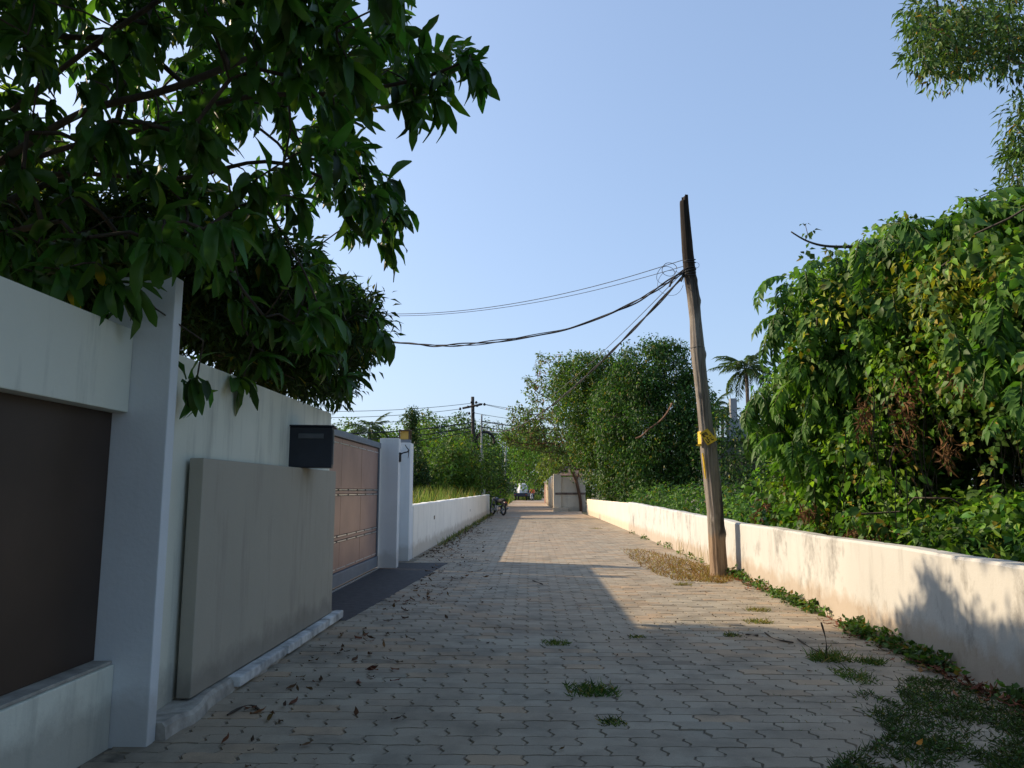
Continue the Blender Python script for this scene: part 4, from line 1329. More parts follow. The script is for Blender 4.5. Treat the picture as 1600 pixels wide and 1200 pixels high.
poly_f = [(268, 380), (470, 340), (560, 370), (585, 430), (592, 520), (570, 570), (540, 618), (470, 618), (400, 590), (330, 560), (268, 500)]
ft = empty('narrow_leaved_tree', (0, 0, 0), 0, 'dark narrow leaved tree spilling over the tall white wall', 'tree')
C_ = []
while len(C_) < 1500:
    p = np.stack([rng.uniform(-5.2, -0.9, 3000), rng.uniform(4.4, 8.8, 3000), rng.uniform(1.75, 4.3, 3000)], 1)
    e1 = (((p - np.array([-3.05, 6.9, 2.85])) / np.array([1.95, 1.75, 1.15])) ** 2).sum(1) < 1
    hc = np.hypot(p[:, 0] + 3.0, (p[:, 1] - 7.5)); e2 = (hc < (4.25 - p[:, 2]) * 0.62) & (p[:, 2] > 2.6)
    x_, y_, w_ = project(p)
    ok = (e1 | e2) & inside(poly_f + [], x_, y_) | ((e1 | e2) & ((y_ < 340) | (x_ < 268)) & (p[:, 2] > 2.1))
    ok &= ~((p[:, 0] < -1.85) & (p[:, 2] < 2.05))
    C_ += list(p[ok])
C_ = np.array(C_[:1500])
C_ = C_[sun_keep(C_, 0.06)]
lim = [[(-3.3, 6.9, -0.05), (-3.25, 6.9, 1.0), (-3.2, 6.9, 1.7)], [(-3.2, 6.9, 1.7), (-2.6, 6.6, 2.4), (-1.9, 6.6, 2.8)], [(-3.2, 6.9, 1.7), (-3.0, 7.5, 2.8), (-3.0, 7.6, 3.9)], [(-3.2, 6.9, 1.7), (-3.6, 6.0, 2.6), (-3.9, 5.4, 3.2)]]
grow(lim, C_[::2], 0.004, 0.42, maxr=0.10).build('branches', M['bark_grey'], ft, smooth=True)
gf = tuft_leaves(C_, 26, 0.145, 0.020, dict(base=(0.038, 0.075, 0.018), var=0.25, warm=0.02, light=0.10, lightc=(0.09, 0.16, 0.025)))
gi = clump_leaves(C_, 0.22, 16, 0.11, 0.035, ckw=dict(base=(0.034, 0.065, 0.016), warm=0.02, light=0.05))
tag(foliage('crown', join_geo([gf, gi]), M['leaf'], ft), kind='stuff')

# garden trees further left, seen through the gaps and shading the lane
for (c, r, n_, lab, ck) in (((-6.4, 7.2, 3.7), (2.1, 1.5, 2.0), 420, 'sunlit yellow green tree behind the mango branches at far left', dict(base=(0.075, 0.135, 0.022), light=0.3, lightc=(0.16, 0.24, 0.03))),
                            ((-8.8, 5.2, 4.6), (2.6, 2.6, 2.4), 420, 'garden tree showing through gaps at the left picture edge', dict(base=(0.055, 0.11, 0.02)))):
    t_ = empty('garden_tree', (c[0], c[1], 0), 0, lab, 'tree')
    c0 = np.array(c); c0l = np.array((0, 0, c[2]))
    cl = blob_clumps([(c0l, r), (c0l + np.array((0.9, -0.6, -0.7)), np.array(r) * 0.7), (c0l + np.array((-0.9, 0.2, 0.2)), np.array(r) * 0.75)], n_)
    cl = cl[cl[:, 2] > 1.0]
    cl = cl[sun_keep(cl + np.array([c[0], c[1], 0]), 0.25)]
    grow([[(0, 0, -0.05), (0.05, 0, 1.0), (0, 0.1, 2.0)], [(0, 0.1, 2.0), (0.8, 0.2, 3.2)], [(0, 0.1, 2.0), (-0.8, -0.3, 3.4)]], cl[::6], 0.01, 0.45, maxr=0.16).build('trunk', M['bark_grey'], t_, smooth=True)
    tag(foliage('crown', clump_leaves(cl, 0.34, 34, 0.16, 0.055, ckw=ck, droop=0.7), M['leaf'], t_), kind='stuff')
# ------------------------------------------------------------------ creeper thicket on the right
th = empty('creeper_thicket', (0, 0, 0), 0, 'thicket of creepers and feathery leaves crowding over the right wall', 'shrub')
blobs = [((4.75, 9.3, 1.6), (1.65, 1.7, 1.75)), ((4.4, 10.1, 2.2), (1.15, 1.3, 1.35)), ((4.45, 8.7, 3.0), (1.25, 1.5, 1.15)), ((5.2, 7.4, 3.1), (1.6, 1.5, 1.15)), ((4.9, 7.5, 0.8), (1.75, 1.7, 1.05)), ((5.4, 5.9, 3.0), (1.9, 1.6, 1.3)),
         ((4.6, 5.5, 0.65), (1.5, 1.7, 0.75)), ((5.8, 8.8, 2.0), (2.0, 2.2, 2.0)), ((4.15, 8.3, 1.1), (0.95, 1.3, 0.75)), ((5.9, 5.0, 3.7), (1.4, 1.4, 1.2)), ((4.2, 10.6, 0.95), (0.95, 0.9, 0.75)), ((6.6, 6.5, 1.6), (1.4, 2.5, 1.6))]
poly_t = [(1150, 640), (1165, 600), (1200, 590), (1225, 560), (1228, 520), (1222, 480), (1240, 425), (1275, 430), (1310, 415), (1325, 395), (1360, 395), (1385, 352), (1420, 352), (1450, 380), (1490, 370), (1505, 330), (1540, 315), (1600, 330), (4000, 0), (4000, 2000), (1600, 1200), (1500, 900), (1200, 830), (1140, 810), (1165, 740), (1195, 700), (1170, 690)]


def thick_keep(P):
    x, y, w = project(P)
    ok = inside(poly_t, x, y)
    ok &= (P[:, 0] > 3.08) & (P[:, 2] > 0.05)
    # the hollow under the overhang
    return ok


cl = blob_clumps(blobs, 2400, 0.14, 0.22, thick_keep)
# the lit front of the mass: a lumpy curtain running along the wall
fx_ = rng.uniform(1150, 1640, 9000); fy_ = rng.uniform(310, 900, 9000)
k = inside(poly_t, fx_, fy_) & ~((fx_ > 1420) & (fy_ > 610) & (fy_ < 790) & (rng.random(9000) < 0.9))
fx_, fy_ = fx_[k][:1700], fy_[k][:1700]
dep = 10.0 - (fx_ - 1200) / 400 * 3.3 + 0.28 * np.sin(fx_ * 0.045 + fy_ * 0.02) + 0.25 * np.sin(fy_ * 0.05 + 1.3) + rng.normal(0, 0.16, len(fx_)) + 0.6 * np.clip((500 - fy_) / 200, 0, 1)
front = np.array([at_y(a_, b_, c_) for a_, b_, c_ in zip(fx_, fy_, dep)])
front = front[(front[:, 0] > 3.28) & (front[:, 2] > 0.3)]
cl = np.concatenate([cl, front])
hollow = (cl[:, 1] < 7.4) & (cl[:, 2] > 1.15) & (cl[:, 2] < 2.05) & (cl[:, 0] < 5.2)
cl = cl[~hollow]
x_, y_, w_ = project(cl)
cl = cl[~((x_ > 1425 + 25 * np.sin(y_ * 0.06)) & (y_ > 640) & (y_ < 785) & (cl[:, 1] < 8.2))]
vd = unit(np.array([-0.6, -0.7, 0.4]))
yel = (np.exp(-(((cl - np.array([4.3, 7.3, 3.2])) / np.array([1.6, 1.5, 0.35])) ** 2).sum(1)) > 0.35)
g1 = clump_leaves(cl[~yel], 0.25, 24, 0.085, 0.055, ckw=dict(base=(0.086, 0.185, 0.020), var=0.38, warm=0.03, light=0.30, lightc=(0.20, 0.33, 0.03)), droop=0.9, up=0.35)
g2 = clump_leaves(cl[yel], 0.25, 26, 0.085, 0.05, ckw=dict(base=(0.12, 0.18, 0.03), var=0.3, warm=0.25, warmc=(0.38, 0.36, 0.04), light=0.3, lightc=(0.25, 0.28, 0.04)), droop=0.9, up=0.35)
g3 = clump_leaves(cl[::3], 0.26, 11, 0.125, 0.085, tpl=long_leaf(4, 0.7, 0.02, 21, [0.30, 0.92, 1.0, 0.62, 0.03]), ckw=dict(base=(0.075, 0.165, 0.032), var=0.25, warm=0.03, light=0.2, lightc=(0.13, 0.23, 0.05)), droop=1.1, up=0.2)
# hanging strands
sc = cl[(cl[:, 2] > 1.6) & (cl[:, 0] < 5.0)]
sc = sc[rng.choice(len(sc), 130, replace=False)]
SP = []
for s_ in sc:
    Lh = rng.uniform(0.4, 1.3)
    k = int(Lh / 0.035)
    z_ = s_[2] - np.linspace(0, Lh, k)
    z_ = z_[z_ > 0.7]
    SP.append(np.c_[s_[0] - 0.12 + 0.05 * np.sin(z_ * 5 + s_[1] * 9) + rng.normal(0, 0.025, len(z_)), s_[1] - 0.12 + 0.05 * np.cos(z_ * 4) + rng.normal(0, 0.025, len(z_)), z_])
SP = np.concatenate(SP)
SP = SP[SP[:, 0] > 2.7]
m_ = len(SP)
g4 = leaf_geo(SP, unit(rng.normal(size=(m_, 3)) * 0.6 + np.array([-0.3, -0.2, -0.8])), unit(rng.normal(size=(m_, 3)) * 0.4 + np.array([-0.6, -0.6, 0.5])), 0.075 * rng.uniform(0.6, 1.3, m_), 0.05, T_LEAF,
              greens(m_, (0.075, 0.15, 0.03), 0.3, 0.12, (0.33, 0.25, 0.04), 0.3, (0.14, 0.24, 0.04)))
# low scramble spilling towards the wall top
lowc = np.c_[rng.uniform(3.30, 3.7, 240), rng.uniform(3.5, 11.2, 240), rng.uniform(0.25, 0.95, 240)]
g5 = clump_leaves(lowc, 0.2, 24, 0.085, 0.06, ckw=dict(base=(0.055, 0.125, 0.026), warm=0.04, light=0.2), droop=0.6)
tag(foliage('creeper_foliage', join_geo([g1, g2, g3, g4, g5]), M['leaf'], th), kind='stuff')
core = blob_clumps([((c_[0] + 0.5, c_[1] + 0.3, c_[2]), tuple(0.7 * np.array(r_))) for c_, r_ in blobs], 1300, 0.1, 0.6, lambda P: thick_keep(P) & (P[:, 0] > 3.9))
# the same growth carried on past the viewer, unseen, added to block low skylight
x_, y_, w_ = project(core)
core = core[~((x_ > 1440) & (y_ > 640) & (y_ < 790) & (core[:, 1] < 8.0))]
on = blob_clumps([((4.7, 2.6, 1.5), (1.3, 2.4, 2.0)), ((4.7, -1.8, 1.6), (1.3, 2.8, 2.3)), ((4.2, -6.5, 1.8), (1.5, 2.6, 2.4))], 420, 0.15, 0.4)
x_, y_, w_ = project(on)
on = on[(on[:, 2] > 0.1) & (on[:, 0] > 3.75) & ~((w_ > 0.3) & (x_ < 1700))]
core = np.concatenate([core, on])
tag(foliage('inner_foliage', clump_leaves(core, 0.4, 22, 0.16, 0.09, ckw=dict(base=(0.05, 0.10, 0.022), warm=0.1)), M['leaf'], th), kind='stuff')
lim = [[(5.0, 9.2, -0.05), (4.9, 9.1, 1.0), (4.8, 9.0, 2.2), (4.6, 8.8, 3.4)], [(5.6, 6.8, -0.05), (5.5, 6.9, 1.3), (5.4, 6.8, 2.6)], [(6.0, 5.2, -0.05), (5.9, 5.2, 1.6), (5.8, 5.2, 3.0)]]
lim2 = [[(4.9, 9.1, 1.2), (4.2, 9.6, 2.4), (4.0, 10.0, 3.0)]]
grow([lim[0]] + lim2, cl[(cl[:, 1] > 7.6)][::14], 0.009, 0.40, maxr=0.06).build('stems', M['bark_dark'], th, smooth=True)
grow([lim[1]], cl[(cl[:, 1] < 7.6) & (cl[:, 1] > 5.8)][::14], 0.009, 0.40, maxr=0.06).build('stems', M['bark_dark'], th, smooth=True)
grow([lim[2]], cl[(cl[:, 1] < 5.8)][::14], 0.009, 0.40, maxr=0.06).build('stems', M['bark_dark'], th, smooth=True)
# bare branch poking out at the top left
bb = MB(); bb.tube(spline([at_y(x, y, 8.6) for x, y in ((1236, 362), (1255, 375), (1280, 384), (1310, 386), (1345, 385), (1380, 392))], 24), np.linspace(0.008, 0.024, 24), 6)
bb.tube([at_y(x, y, 8.6) for x, y in ((1258, 376), (1262, 366), (1258, 350))], 0.004, 4)
bb.build('bare_branch', M['bark_dark'], th, smooth=True)
bl_ = np.array([at_y(x, y, 8.6) for x, y in ((1258, 392), (1262, 390), (1256, 405), (1262, 365), (1268, 360), (1296, 390), (1302, 392), (1258, 350), (1270, 410), (1275, 405), (1265, 415))])
tag(foliage('branch_leaves', clump_leaves(bl_, 0.03, 3, 0.09, 0.06, ckw=dict(base=(0.05, 0.09, 0.03))), M['leaf'], th), kind='stuff')


# feathery compound leaves: each its own part
def frond_mesh(seed, L, pairs, leaf_l, leaf_w, arch, col, hang=0.9, name='frond'):
    r = np.random.default_rng(seed)
    t = np.linspace(0, 1, 9)
    a = arch * t
    R = np.c_[L * np.sin(a) / arch, 0 * t, -L * (1 - np.cos(a)) / arch]
    ts = np.linspace(0.14, 1.0, pairs)
    P_, D_, N_, LL = [], [], [], []
    for i, s in enumerate(ts):
        p = np.array([np.interp(s, t, R[:, k]) for k in range(3)])
        tang = unit(np.array([math.cos(arch * s), 0, -math.sin(arch * s)]))
        for sd in (-1, 1):
            d = unit(tang * 0.55 + np.array([0, sd * 1.0, 0]) + np.array([0, 0, -hang * r.uniform(0.7, 1.3)]) + r.normal(0, 0.08, 3))
            P_.append(p); D_.append(d); N_.append(unit(np.cross(d, tang) * -sd + r.normal(0, 0.15, 3)))
            LL.append(leaf_l * (0.65 + 0.5 * math.sin(math.pi * min(1, s * 0.85 + 0.12))) * r.uniform(0.9, 1.1))
    P_.append(R[-1]); D_.append(unit(np.array([math.cos(arch), 0, -math.sin(arch) - 0.2]))); N_.append(np.array([0.3, 0, 1.0])); LL.append(leaf_l)
    P_, D_, N_, LL = map(np.array, (P_, D_, N_, LL))
    C = np.tile(col, (len(P_), 1)) * r.uniform(0.85, 1.2, (len(P_), 1))
    V, F, CC = leaf_geo(P_, D_, N_, LL, LL * leaf_w, T_LEAF, C)
    w = 0.006 * L / 0.45
    rv = np.concatenate([R + np.array([0, w, 0]), R - np.array([0, w, 0]), R + np.array([0, 0, -w])])
    rf = []
    for i in range(8):
        for (a_, b_) in ((0, 9), (9, 18), (18, 0)):
            rf += [(a_ + i, b_ + i, b_ + i + 1), (a_ + i, b_ + i + 1, a_ + i + 1)]
    V2, F2, C2 = join_geo([(V, F, CC), (rv, np.array(rf), np.tile(np.array([0.10, 0.13, 0.04]), (len(rv), 1)))])
    return np_mesh(name, V2, F2, M['leaf'], C2)


fr = [frond_mesh(k, 0.50, 10, 0.15, 0.36, a_, np.array(c_)) for k, (a_, c_) in enumerate(((1.2, (0.066, 0.155, 0.022)), (1.5, (0.056, 0.135, 0.020)), (1.9, (0.080, 0.18, 0.026)), (1.3, (0.12, 0.24, 0.03)), (1.7, (0.050, 0.115, 0.020))))]
fpos = [(1395, 350, 7.6), (1420, 348, 7.5), (1440, 358, 7.5), (1500, 325, 7.0), (1530, 318, 7.0), (1560, 322, 6.9), (1590, 330, 6.8), (1330, 392, 8.2), (1350, 385, 8.2), (1360, 372, 8.0), (1230, 440, 9.2), (1250, 432, 9.2), (1270, 440, 9.1), (1285, 425, 9.0),
        (1215, 480, 9.3), (1225, 500, 9.3), (1240, 515, 9.2), (1260, 500, 9.0), (1300, 480, 8.8), (1230, 560, 9.3), (1250, 580, 9.2), (1270, 570, 9.1), (1180, 590, 9.7), (1195, 605, 9.6), (1165, 612, 9.8), (1150, 632, 9.9), (1170, 640, 9.8), (1190, 655, 9.7), (1215, 620, 9.5),
        (1240, 610, 9.3), (1260, 640, 9.2), (1145, 655, 9.9), (1160, 672, 9.8), (1300, 545, 8.8), (1330, 520, 8.6), (1350, 500, 8.4), (1380, 480, 8.2), (1320, 460, 8.5), (1420, 420, 7.7), (1460, 400, 7.5), (1490, 520, 7.0), (1520, 500, 6.9), (1560, 480, 6.8), (1580, 500, 6.7),
        (1540, 560, 6.8), (1590, 420, 6.6), (1575, 620, 6.3), (1600, 640, 6.2), (1280, 610, 9.0), (1310, 640, 8.8), (1230, 680, 9.2), (1200, 700, 9.4), (1250, 720, 9.0)]
for i, (x_, y_, Y_) in enumerate(fpos):
    for k in range(5):
        p = at_y(x_ + 14 + rng.normal(0, 12), y_ + rng.normal(0, 9), Y_ - 0.25 + rng.normal(0, 0.12))
        if p[0] < 2.75: continue
        o = link('frond', fr[int(rng.integers(5))], th)
        o.location = tuple(p)
        o.rotation_euler = (rng.normal(0, 0.15), rng.uniform(-0.5, 0.35), math.radians(rng.uniform(200, 340)))
        s_ = rng.uniform(0.75, 1.25); o.scale = (s_, s_, s_)
# dry brown tangles
dry = []
for (x_, y_, Y_, rx, ry, n_) in ((1415, 640, 7.6, 24, 70, 150), (1350, 650, 8.2, 14, 40, 90), (1500, 590, 6.9, 22, 20, 60), (1215, 745, 9.3, 16, 34, 130), (1260, 800, 8.9, 30, 16, 110), (1480, 700, 7.2, 20, 36, 60), (1350, 830, 7.8, 60, 14, 110)):
    for _ in range(n_):
        p = at_y(x_ + rng.normal(0, rx * 0.5), y_ + rng.normal(0, ry * 0.5), Y_ - 0.35 + rng.normal(0, 0.1)); dry.append(p)
dry = np.array(dry); dry = dry[dry[:, 0] > 3.0]; m_ = len(dry)
gd = leaf_geo(dry, unit(rng.normal(size=(m_, 3)) * 0.7 + np.array([0, 0, -0.8])), rvec(m_), 0.11 * rng.uniform(0.5, 1.4, m_), 0.020, T_LEAF,
              np.array([(0.115, 0.062, 0.03)]) * rng.uniform(0.4, 1.8, (m_, 1)))
tag(foliage('dry_vines', gd, M['leaf_dry'], th), kind='stuff')
vt = MB()
for _ in range(60):
    x_, y_ = rng.uniform(1300, 1600), rng.uniform(560, 760)
    p = at_y(x_, y_, rng.uniform(6.6, 8.0)); 
    if p[0] < 3.2: continue
    vt.tube(spline([p, p + np.array([rng.normal(0, 0.08), rng.normal(0, 0.08), -0.35]), p + np.array([rng.normal(0, 0.15), rng.normal(0, 0.15), -rng.uniform(0.6, 1.1)])], 7), 0.005, 3, caps=False)
vt.build('vine_stems', M['twig'], th)

# brown dried heap by the pole
dh = empty('dry_heap', (3.75, 11.6, 0), 0, 'heap of dry brown creeper behind the wall beside the pole', 'heap')
hc_ = rvec(900) * rng.uniform(0.75, 1.0, (900, 1)) * np.array([0.45, 0.5, 1.25]); hc_ = hc_[hc_[:, 2] > 0]
m_ = len(hc_)
gd = clump_leaves(hc_, 0.10, 9, 0.10, 0.02, ckw=dict(base=(0.11, 0.055, 0.025), var=0.4, warm=0.15, warmc=(0.2, 0.12, 0.05), light=0.03), droop=0.8, up=0.1)
tag(foliage('dry_leaves', gd, M['leaf_dry'], dh), kind='stuff')
hm = MB()
for k in range(40):
    a = rng.uniform(0, 6.28)
    hm.tube([(0.4 * math.cos(a), 0.45 * math.sin(a), 0), (0.25 * math.cos(a), 0.3 * math.sin(a), 0.8), (rng.normal(0, 0.1), rng.normal(0, 0.1), 1.2)], 0.008, 3, caps=False)
hm.build('dry_stems', M['twig'], dh)

# tree arching in at the top right
tr_ = empty('roadside_tree', (0, 0, 0), 0, 'small leaved tree reaching in from the top right corner', 'tree')
poly_r = [(1425, 40), (1418, -400), (4000, -400), (4000, 330), (1605, 310), (1588, 250), (1575, 190), (1572, 150), (1560, 128), (1515, 108), (1500, 128), (1465, 128), (1440, 118), (1425, 85)]
C_ = []
while len(C_) < 620:
    p = np.stack([rng.uniform(4.0, 9.5, 4000), rng.uniform(6.5, 10.5, 4000), rng.uniform(4.0, 9.5, 4000)], 1)
    x_, y_, w_ = project(p)
    lobes = rng.random(4000) < 0.85
    keep_ = inside(poly_r, x_, y_) & (((p - np.array([6.9, 8.5, 6.9])) / np.array([2.7, 2.0, 2.6])) ** 2).sum(1).__lt__(1)
    C_ += list(p[keep_])
C_ = np.array(C_[:620])
edge = np.array([at_y(x, y, Y) for x, y, Y in [(1420 + rng.uniform(0, 180), 8 + rng.uniform(0, 100), rng.uniform(7.4, 9)) for _ in range(150)] if inside(poly_r, np.array([x]), np.array([y]))[0]])
edge2 = np.array([at_y(x, y, Y) for x, y, Y in [(1575 + rng.uniform(0, 40), 150 + rng.uniform(0, 160), rng.uniform(7.6, 8.6)) for _ in range(40)]])
C_ = np.concatenate([C_, edge, edge2])
grow([[(7.2, 8.6, -0.05), (7.1, 8.5, 2.0), (6.9, 8.5, 4.5), (6.7, 8.4, 5.6)], [(6.7, 8.4, 5.4), (5.9, 8.2, 6.0), (5.0, 8.1, 6.2)], [(6.9, 8.5, 4.6), (6.2, 8.2, 5.0), (5.6, 8.1, 5.2)]], C_[::5], 0.006, 0.42, maxr=0.13).build('trunk', M['bark_grey'], tr_, smooth=True)
tag(foliage('crown', clump_leaves(C_, 0.20, 26, 0.10, 0.032, ckw=dict(base=(0.055, 0.105, 0.028), var=0.3, warm=0.03, warmc=(0.35, 0.2, 0.02), light=0.25, lightc=(0.12, 0.19, 0.05)), droop=0.9), M['leaf'], tr_), kind='stuff')
# ------------------------------------------------------------------ trees along the lane, middle and far distance
def pb(x, y, Y, rx, rz, ry=None):
    c = at_y(x, y, Y); s = Y / FPX
    return (tuple(c), (rx * s, (ry or (rx + rz) / 2) * s, rz * s))


def clad_tree(name, label, blobs, n, leaf, per, base, trunk, cat='tree', group=None, ckw=None, droop=0.6, clump=0.5, bark='bark_grey', limbs=8, strands=0, up=0.5, inner=0.25, lumps=0.16, part='crown', r_tip=0.02, maxr=0.28, clumpvar=0.22, xmin=None):
    t = empty(name, tuple(base), 0, label, cat, group)
    b0 = np.array(base)
    bl = [(np.array(c) - b0, r) for c, r in blobs]
    cl = blob_clumps(bl, n, lumps, inner)
    cl = cl[cl[:, 2] > 0.1]
    if xmin: cl = cl[(cl[:, 0] + b0[0] > xmin) | (cl[:, 2] > 2.6)]
    k = dict(base=(0.055, 0.115, 0.024), var=0.3, warm=0.03, light=0.18); k.update(ckw or {})
    parts_ = [clump_leaves(cl, clump, per, leaf, leaf * 0.5, ckw=k, droop=droop, up=up, clumpvar=clumpvar)]
    if strands:
        s0 = cl[rng.choice(len(cl), strands)]
        SP = []
        for s_ in s0:
            Lh = rng.uniform(0.8, 3.0); q_ = int(Lh / 0.06)
            z_ = s_[2] - np.linspace(0, Lh, q_); z_ = z_[z_ > 0.05]
            SP.append(np.c_[s_[0] + rng.normal(0, 0.07, len(z_)), s_[1] - 0.2 + rng.normal(0, 0.07, len(z_)), z_])
        SP = np.concatenate(SP)
        if xmin: SP = SP[(SP[:, 0] + b0[0] > xmin - 0.25) | (SP[:, 2] > 1.6)]
        m = len(SP)
        parts_.append(leaf_geo(SP, unit(rng.normal(size=(m, 3)) * 0.7 + np.array([-0.2, -0.2, -0.7])), unit(rng.normal(size=(m, 3)) * 0.5 + np.array([-0.5, -0.5, 0.6])), leaf * 0.9 * rng.uniform(0.6, 1.2, m), leaf * 0.5, T_LEAF, greens(m, **k)))
    tag(foliage(part, join_geo(parts_), M['leaf'], t), kind='stuff')
    if trunk:
        ch = [[tuple(np.array(p) - b0) for p in c] for c in trunk]
        grow(ch, cl[rng.choice(len(cl), min(limbs * 6, len(cl)), replace=False)], r_tip, 0.42, maxr=maxr).build('trunk', M[bark], t, smooth=True)
    return t


bA = np.array((6.4, 33.0, -0.05))
clad_tree('creeper_clad_tree', 'tall tree smothered in creepers, domed top left of the wooden pole',
          [pb(1012, 585, 33, 50, 52), pb(1040, 600, 33.5, 42, 60), pb(985, 612, 33, 38, 45), pb(1045, 690, 33, 48, 85), pb(1000, 690, 33, 55, 90), pb(1085, 705, 32, 32, 68), pb(1075, 640, 33, 35, 60), pb(1100, 640, 34, 18, 30), pb(1035, 545, 33, 14, 22), pb(955, 640, 34, 30, 45)],
          2300, 0.15, 26, bA, [[bA, bA + (0, 0, 2.5), bA + (-0.3, 0, 4.5)], [bA + (-0.1, 0, 3.0), bA + (1.0, 0, 5.5)], [bA + (-0.1, 0, 2.6), bA + (-1.6, 0.3, 5.0)]], droop=0.9, clump=0.40, strands=260, xmin=3.7, lumps=0.26, clumpvar=0.32,
          ckw=dict(base=(0.036, 0.088, 0.018), light=0.12))
bB = np.array((3.9, 39.0, -0.05))
clad_tree('creeper_clad_tree', 'broad tree hung with yellowish creepers at the end of the right wall',
          [pb(930, 580, 38, 34, 32), pb(900, 590, 39, 30, 34), pb(955, 610, 38, 40, 45), pb(915, 640, 38, 42, 36), pb(955, 690, 36.5, 36, 90), pb(985, 730, 36, 24, 52), pb(930, 715, 37.5, 22, 60), pb(880, 610, 40, 22, 26), pb(925, 690, 37, 30, 50)],
          1900, 0.15, 26, bB, [[bB, bB + (0, 0, 2.5), bB + (-0.4, 0, 4.5)], [bB + (-0.2, 0, 3.5), bB + (-1.8, 0.2, 5.4)], [bB + (-0.2, 0, 3.2), bB + (0.8, 0.2, 6.0)]], droop=0.9, clump=0.38, strands=320, xmin=3.5, lumps=0.26, clumpvar=0.32,
          ckw=dict(base=(0.048, 0.105, 0.020), light=0.2, lightc=(0.12, 0.20, 0.03), warm=0.05, warmc=(0.26, 0.20, 0.03)))
# fine dead vine stem on the clad tree
dv = MB().tube(spline([at_y(x, y, 30.5) for x, y in ((993, 685), (1003, 684), (1010, 672), (1030, 660), (1043, 645), (1050, 630))], 20), 0.035, 4)
tag(dv.build('dead_vine', M['bark_red']), 'bare curved brown vine stem in front of the creeper clad tree', 'vine')

# open, tiered tree by the pillared wall
bT = np.array(ground(908, 799)); bT[2] = -0.05
TY = bT[1]
at_ = empty('tiered_tree', tuple(bT), 0, 'open tiered tree with bare brown trunk at the wall end', 'tree')
lp_ = lambda L_: [tuple(np.array(at_y(x, y, TY + d)) - bT) for x, y, d in L_]
chains = [[(0, 0, 0)] + lp_([(907, 780, 0), (903, 762, 0), (900, 750, 0)]),
          lp_([(900, 750, 0), (893, 735, -0.3), (885, 715, -0.5), (878, 700, -0.8), (860, 690, -1), (835, 695, -1.2), (810, 692, -1.5), (795, 690, -1.8)]),
          lp_([(885, 715, -0.5), (870, 706, -1.3), (850, 708, -2), (830, 700, -2.5)]),
          lp_([(893, 735, -0.3), (895, 705, 0), (890, 670, 0), (885, 640, 0.2), (872, 600, 0.2), (860, 575, 0.3)]),
          lp_([(890, 670, 0), (870, 655, -0.6), (845, 645, -1), (820, 650, -1.4), (805, 640, -1.6)]),
          lp_([(885, 640, 0.2), (860, 625, -0.3), (838, 612, -0.6), (825, 600, -0.8)]),
          lp_([(900, 750, 0), (908, 735, 0.3), (915, 700, 0.6), (915, 660, 0.8)])]
tg = []
for (x0, x1, y0, y1, n_) in ((785, 900, 665, 706, 150), (795, 880, 632, 662, 80), (820, 890, 590, 628, 60), (838, 880, 552, 590, 34), (850, 905, 700, 735, 40), (795, 850, 655, 690, 50), (870, 930, 640, 720, 60)):
    for _ in range(n_):
        x = rng.uniform(x0, x1); y = rng.uniform(y0, y1) 
        tg.append(np.array(at_y(x, y, TY + rng.normal(-0.6, 1.2))) - bT)
tg = np.array(tg)
grow(chains, tg, 0.014, 0.36, maxr=0.16, n=7).build('trunk', M['bark_red'], at_, smooth=True)
tag(foliage('crown', clump_leaves(tg, 0.26, 11, 0.21, 0.11, ckw=dict(base=(0.085, 0.135, 0.030), var=0.3, warm=0.03, warmc=(0.30, 0.13, 0.03), light=0.3, lightc=(0.15, 0.22, 0.05)), droop=0.4, up=0.9, flat=0.45), M['leaf'], at_), kind='stuff')
vn = rng.normal(0, 1, (160, 3)) * np.array([0.08, 0.04, 0.28]) + np.array([-0.75, 1.3, 0.95])
vn2 = rng.normal(0, 1, (110, 3)) * np.array([0.10, 0.07, 0.26]) + np.array([-1.25, 1.05, 0.5])
tv = empty('wall_creeper', tuple(bT), 0, 'dark creeper climbing the corner of the pillared wall', 'creeper')
tag(foliage('leaves', clump_leaves(np.concatenate([vn[:90], vn2[vn2[:, 2] > 0.05]]), 0.07, 3, 0.11, 0.06, ckw=dict(base=(0.035, 0.075, 0.02))), M['leaf'], tv), kind='stuff')

# low hedge behind the right wall
hb = np.array((3.9, 19.0, -0.05))
clad_tree('hedge', 'low leafy green hedge behind the right wall left of the pole', [((3.9, 22.5, 0.55), (0.85, 2.2, 0.80)), ((4.2, 18.6, 0.5), (0.95, 2.0, 0.80)), ((4.4, 15.4, 0.45), (1.0, 1.8, 0.75)), ((4.0, 26, 0.4), (0.8, 2.2, 0.75)), ((4.2, 13.0, 0.4), (0.8, 1.2, 0.7))],
          620, 0.11, 22, hb, None, 'hedge', clump=0.26, droop=0.5, up=0.8, ckw=dict(base=(0.065, 0.14, 0.026), light=0.3, lightc=(0.12, 0.22, 0.035)), part='foliage', xmin=3.45)
# creepers and shrubs half hiding the house
hs_ = np.array((8.4, 29, -0.05))
clad_tree('dark_shrubbery', 'dark shrubs and creepers in front of the grey house', [((8.3, 28.5, 1.3), (1.4, 1.4, 1.7)), ((10.0, 30.0, 1.2), (1.3, 1.2, 1.5)), ((9.6, 31.3, 3.8), (1.6, 0.7, 0.7)), ((7.4, 29.5, 2.3), (0.9, 1.0, 2.0)), ((11.5, 30.0, 1.1), (1.4, 1.2, 1.6))],
          620, 0.16, 16, hs_, None, 'shrub', clump=0.38, strands=80, ckw=dict(base=(0.035, 0.078, 0.020), light=0.08), part='foliage')

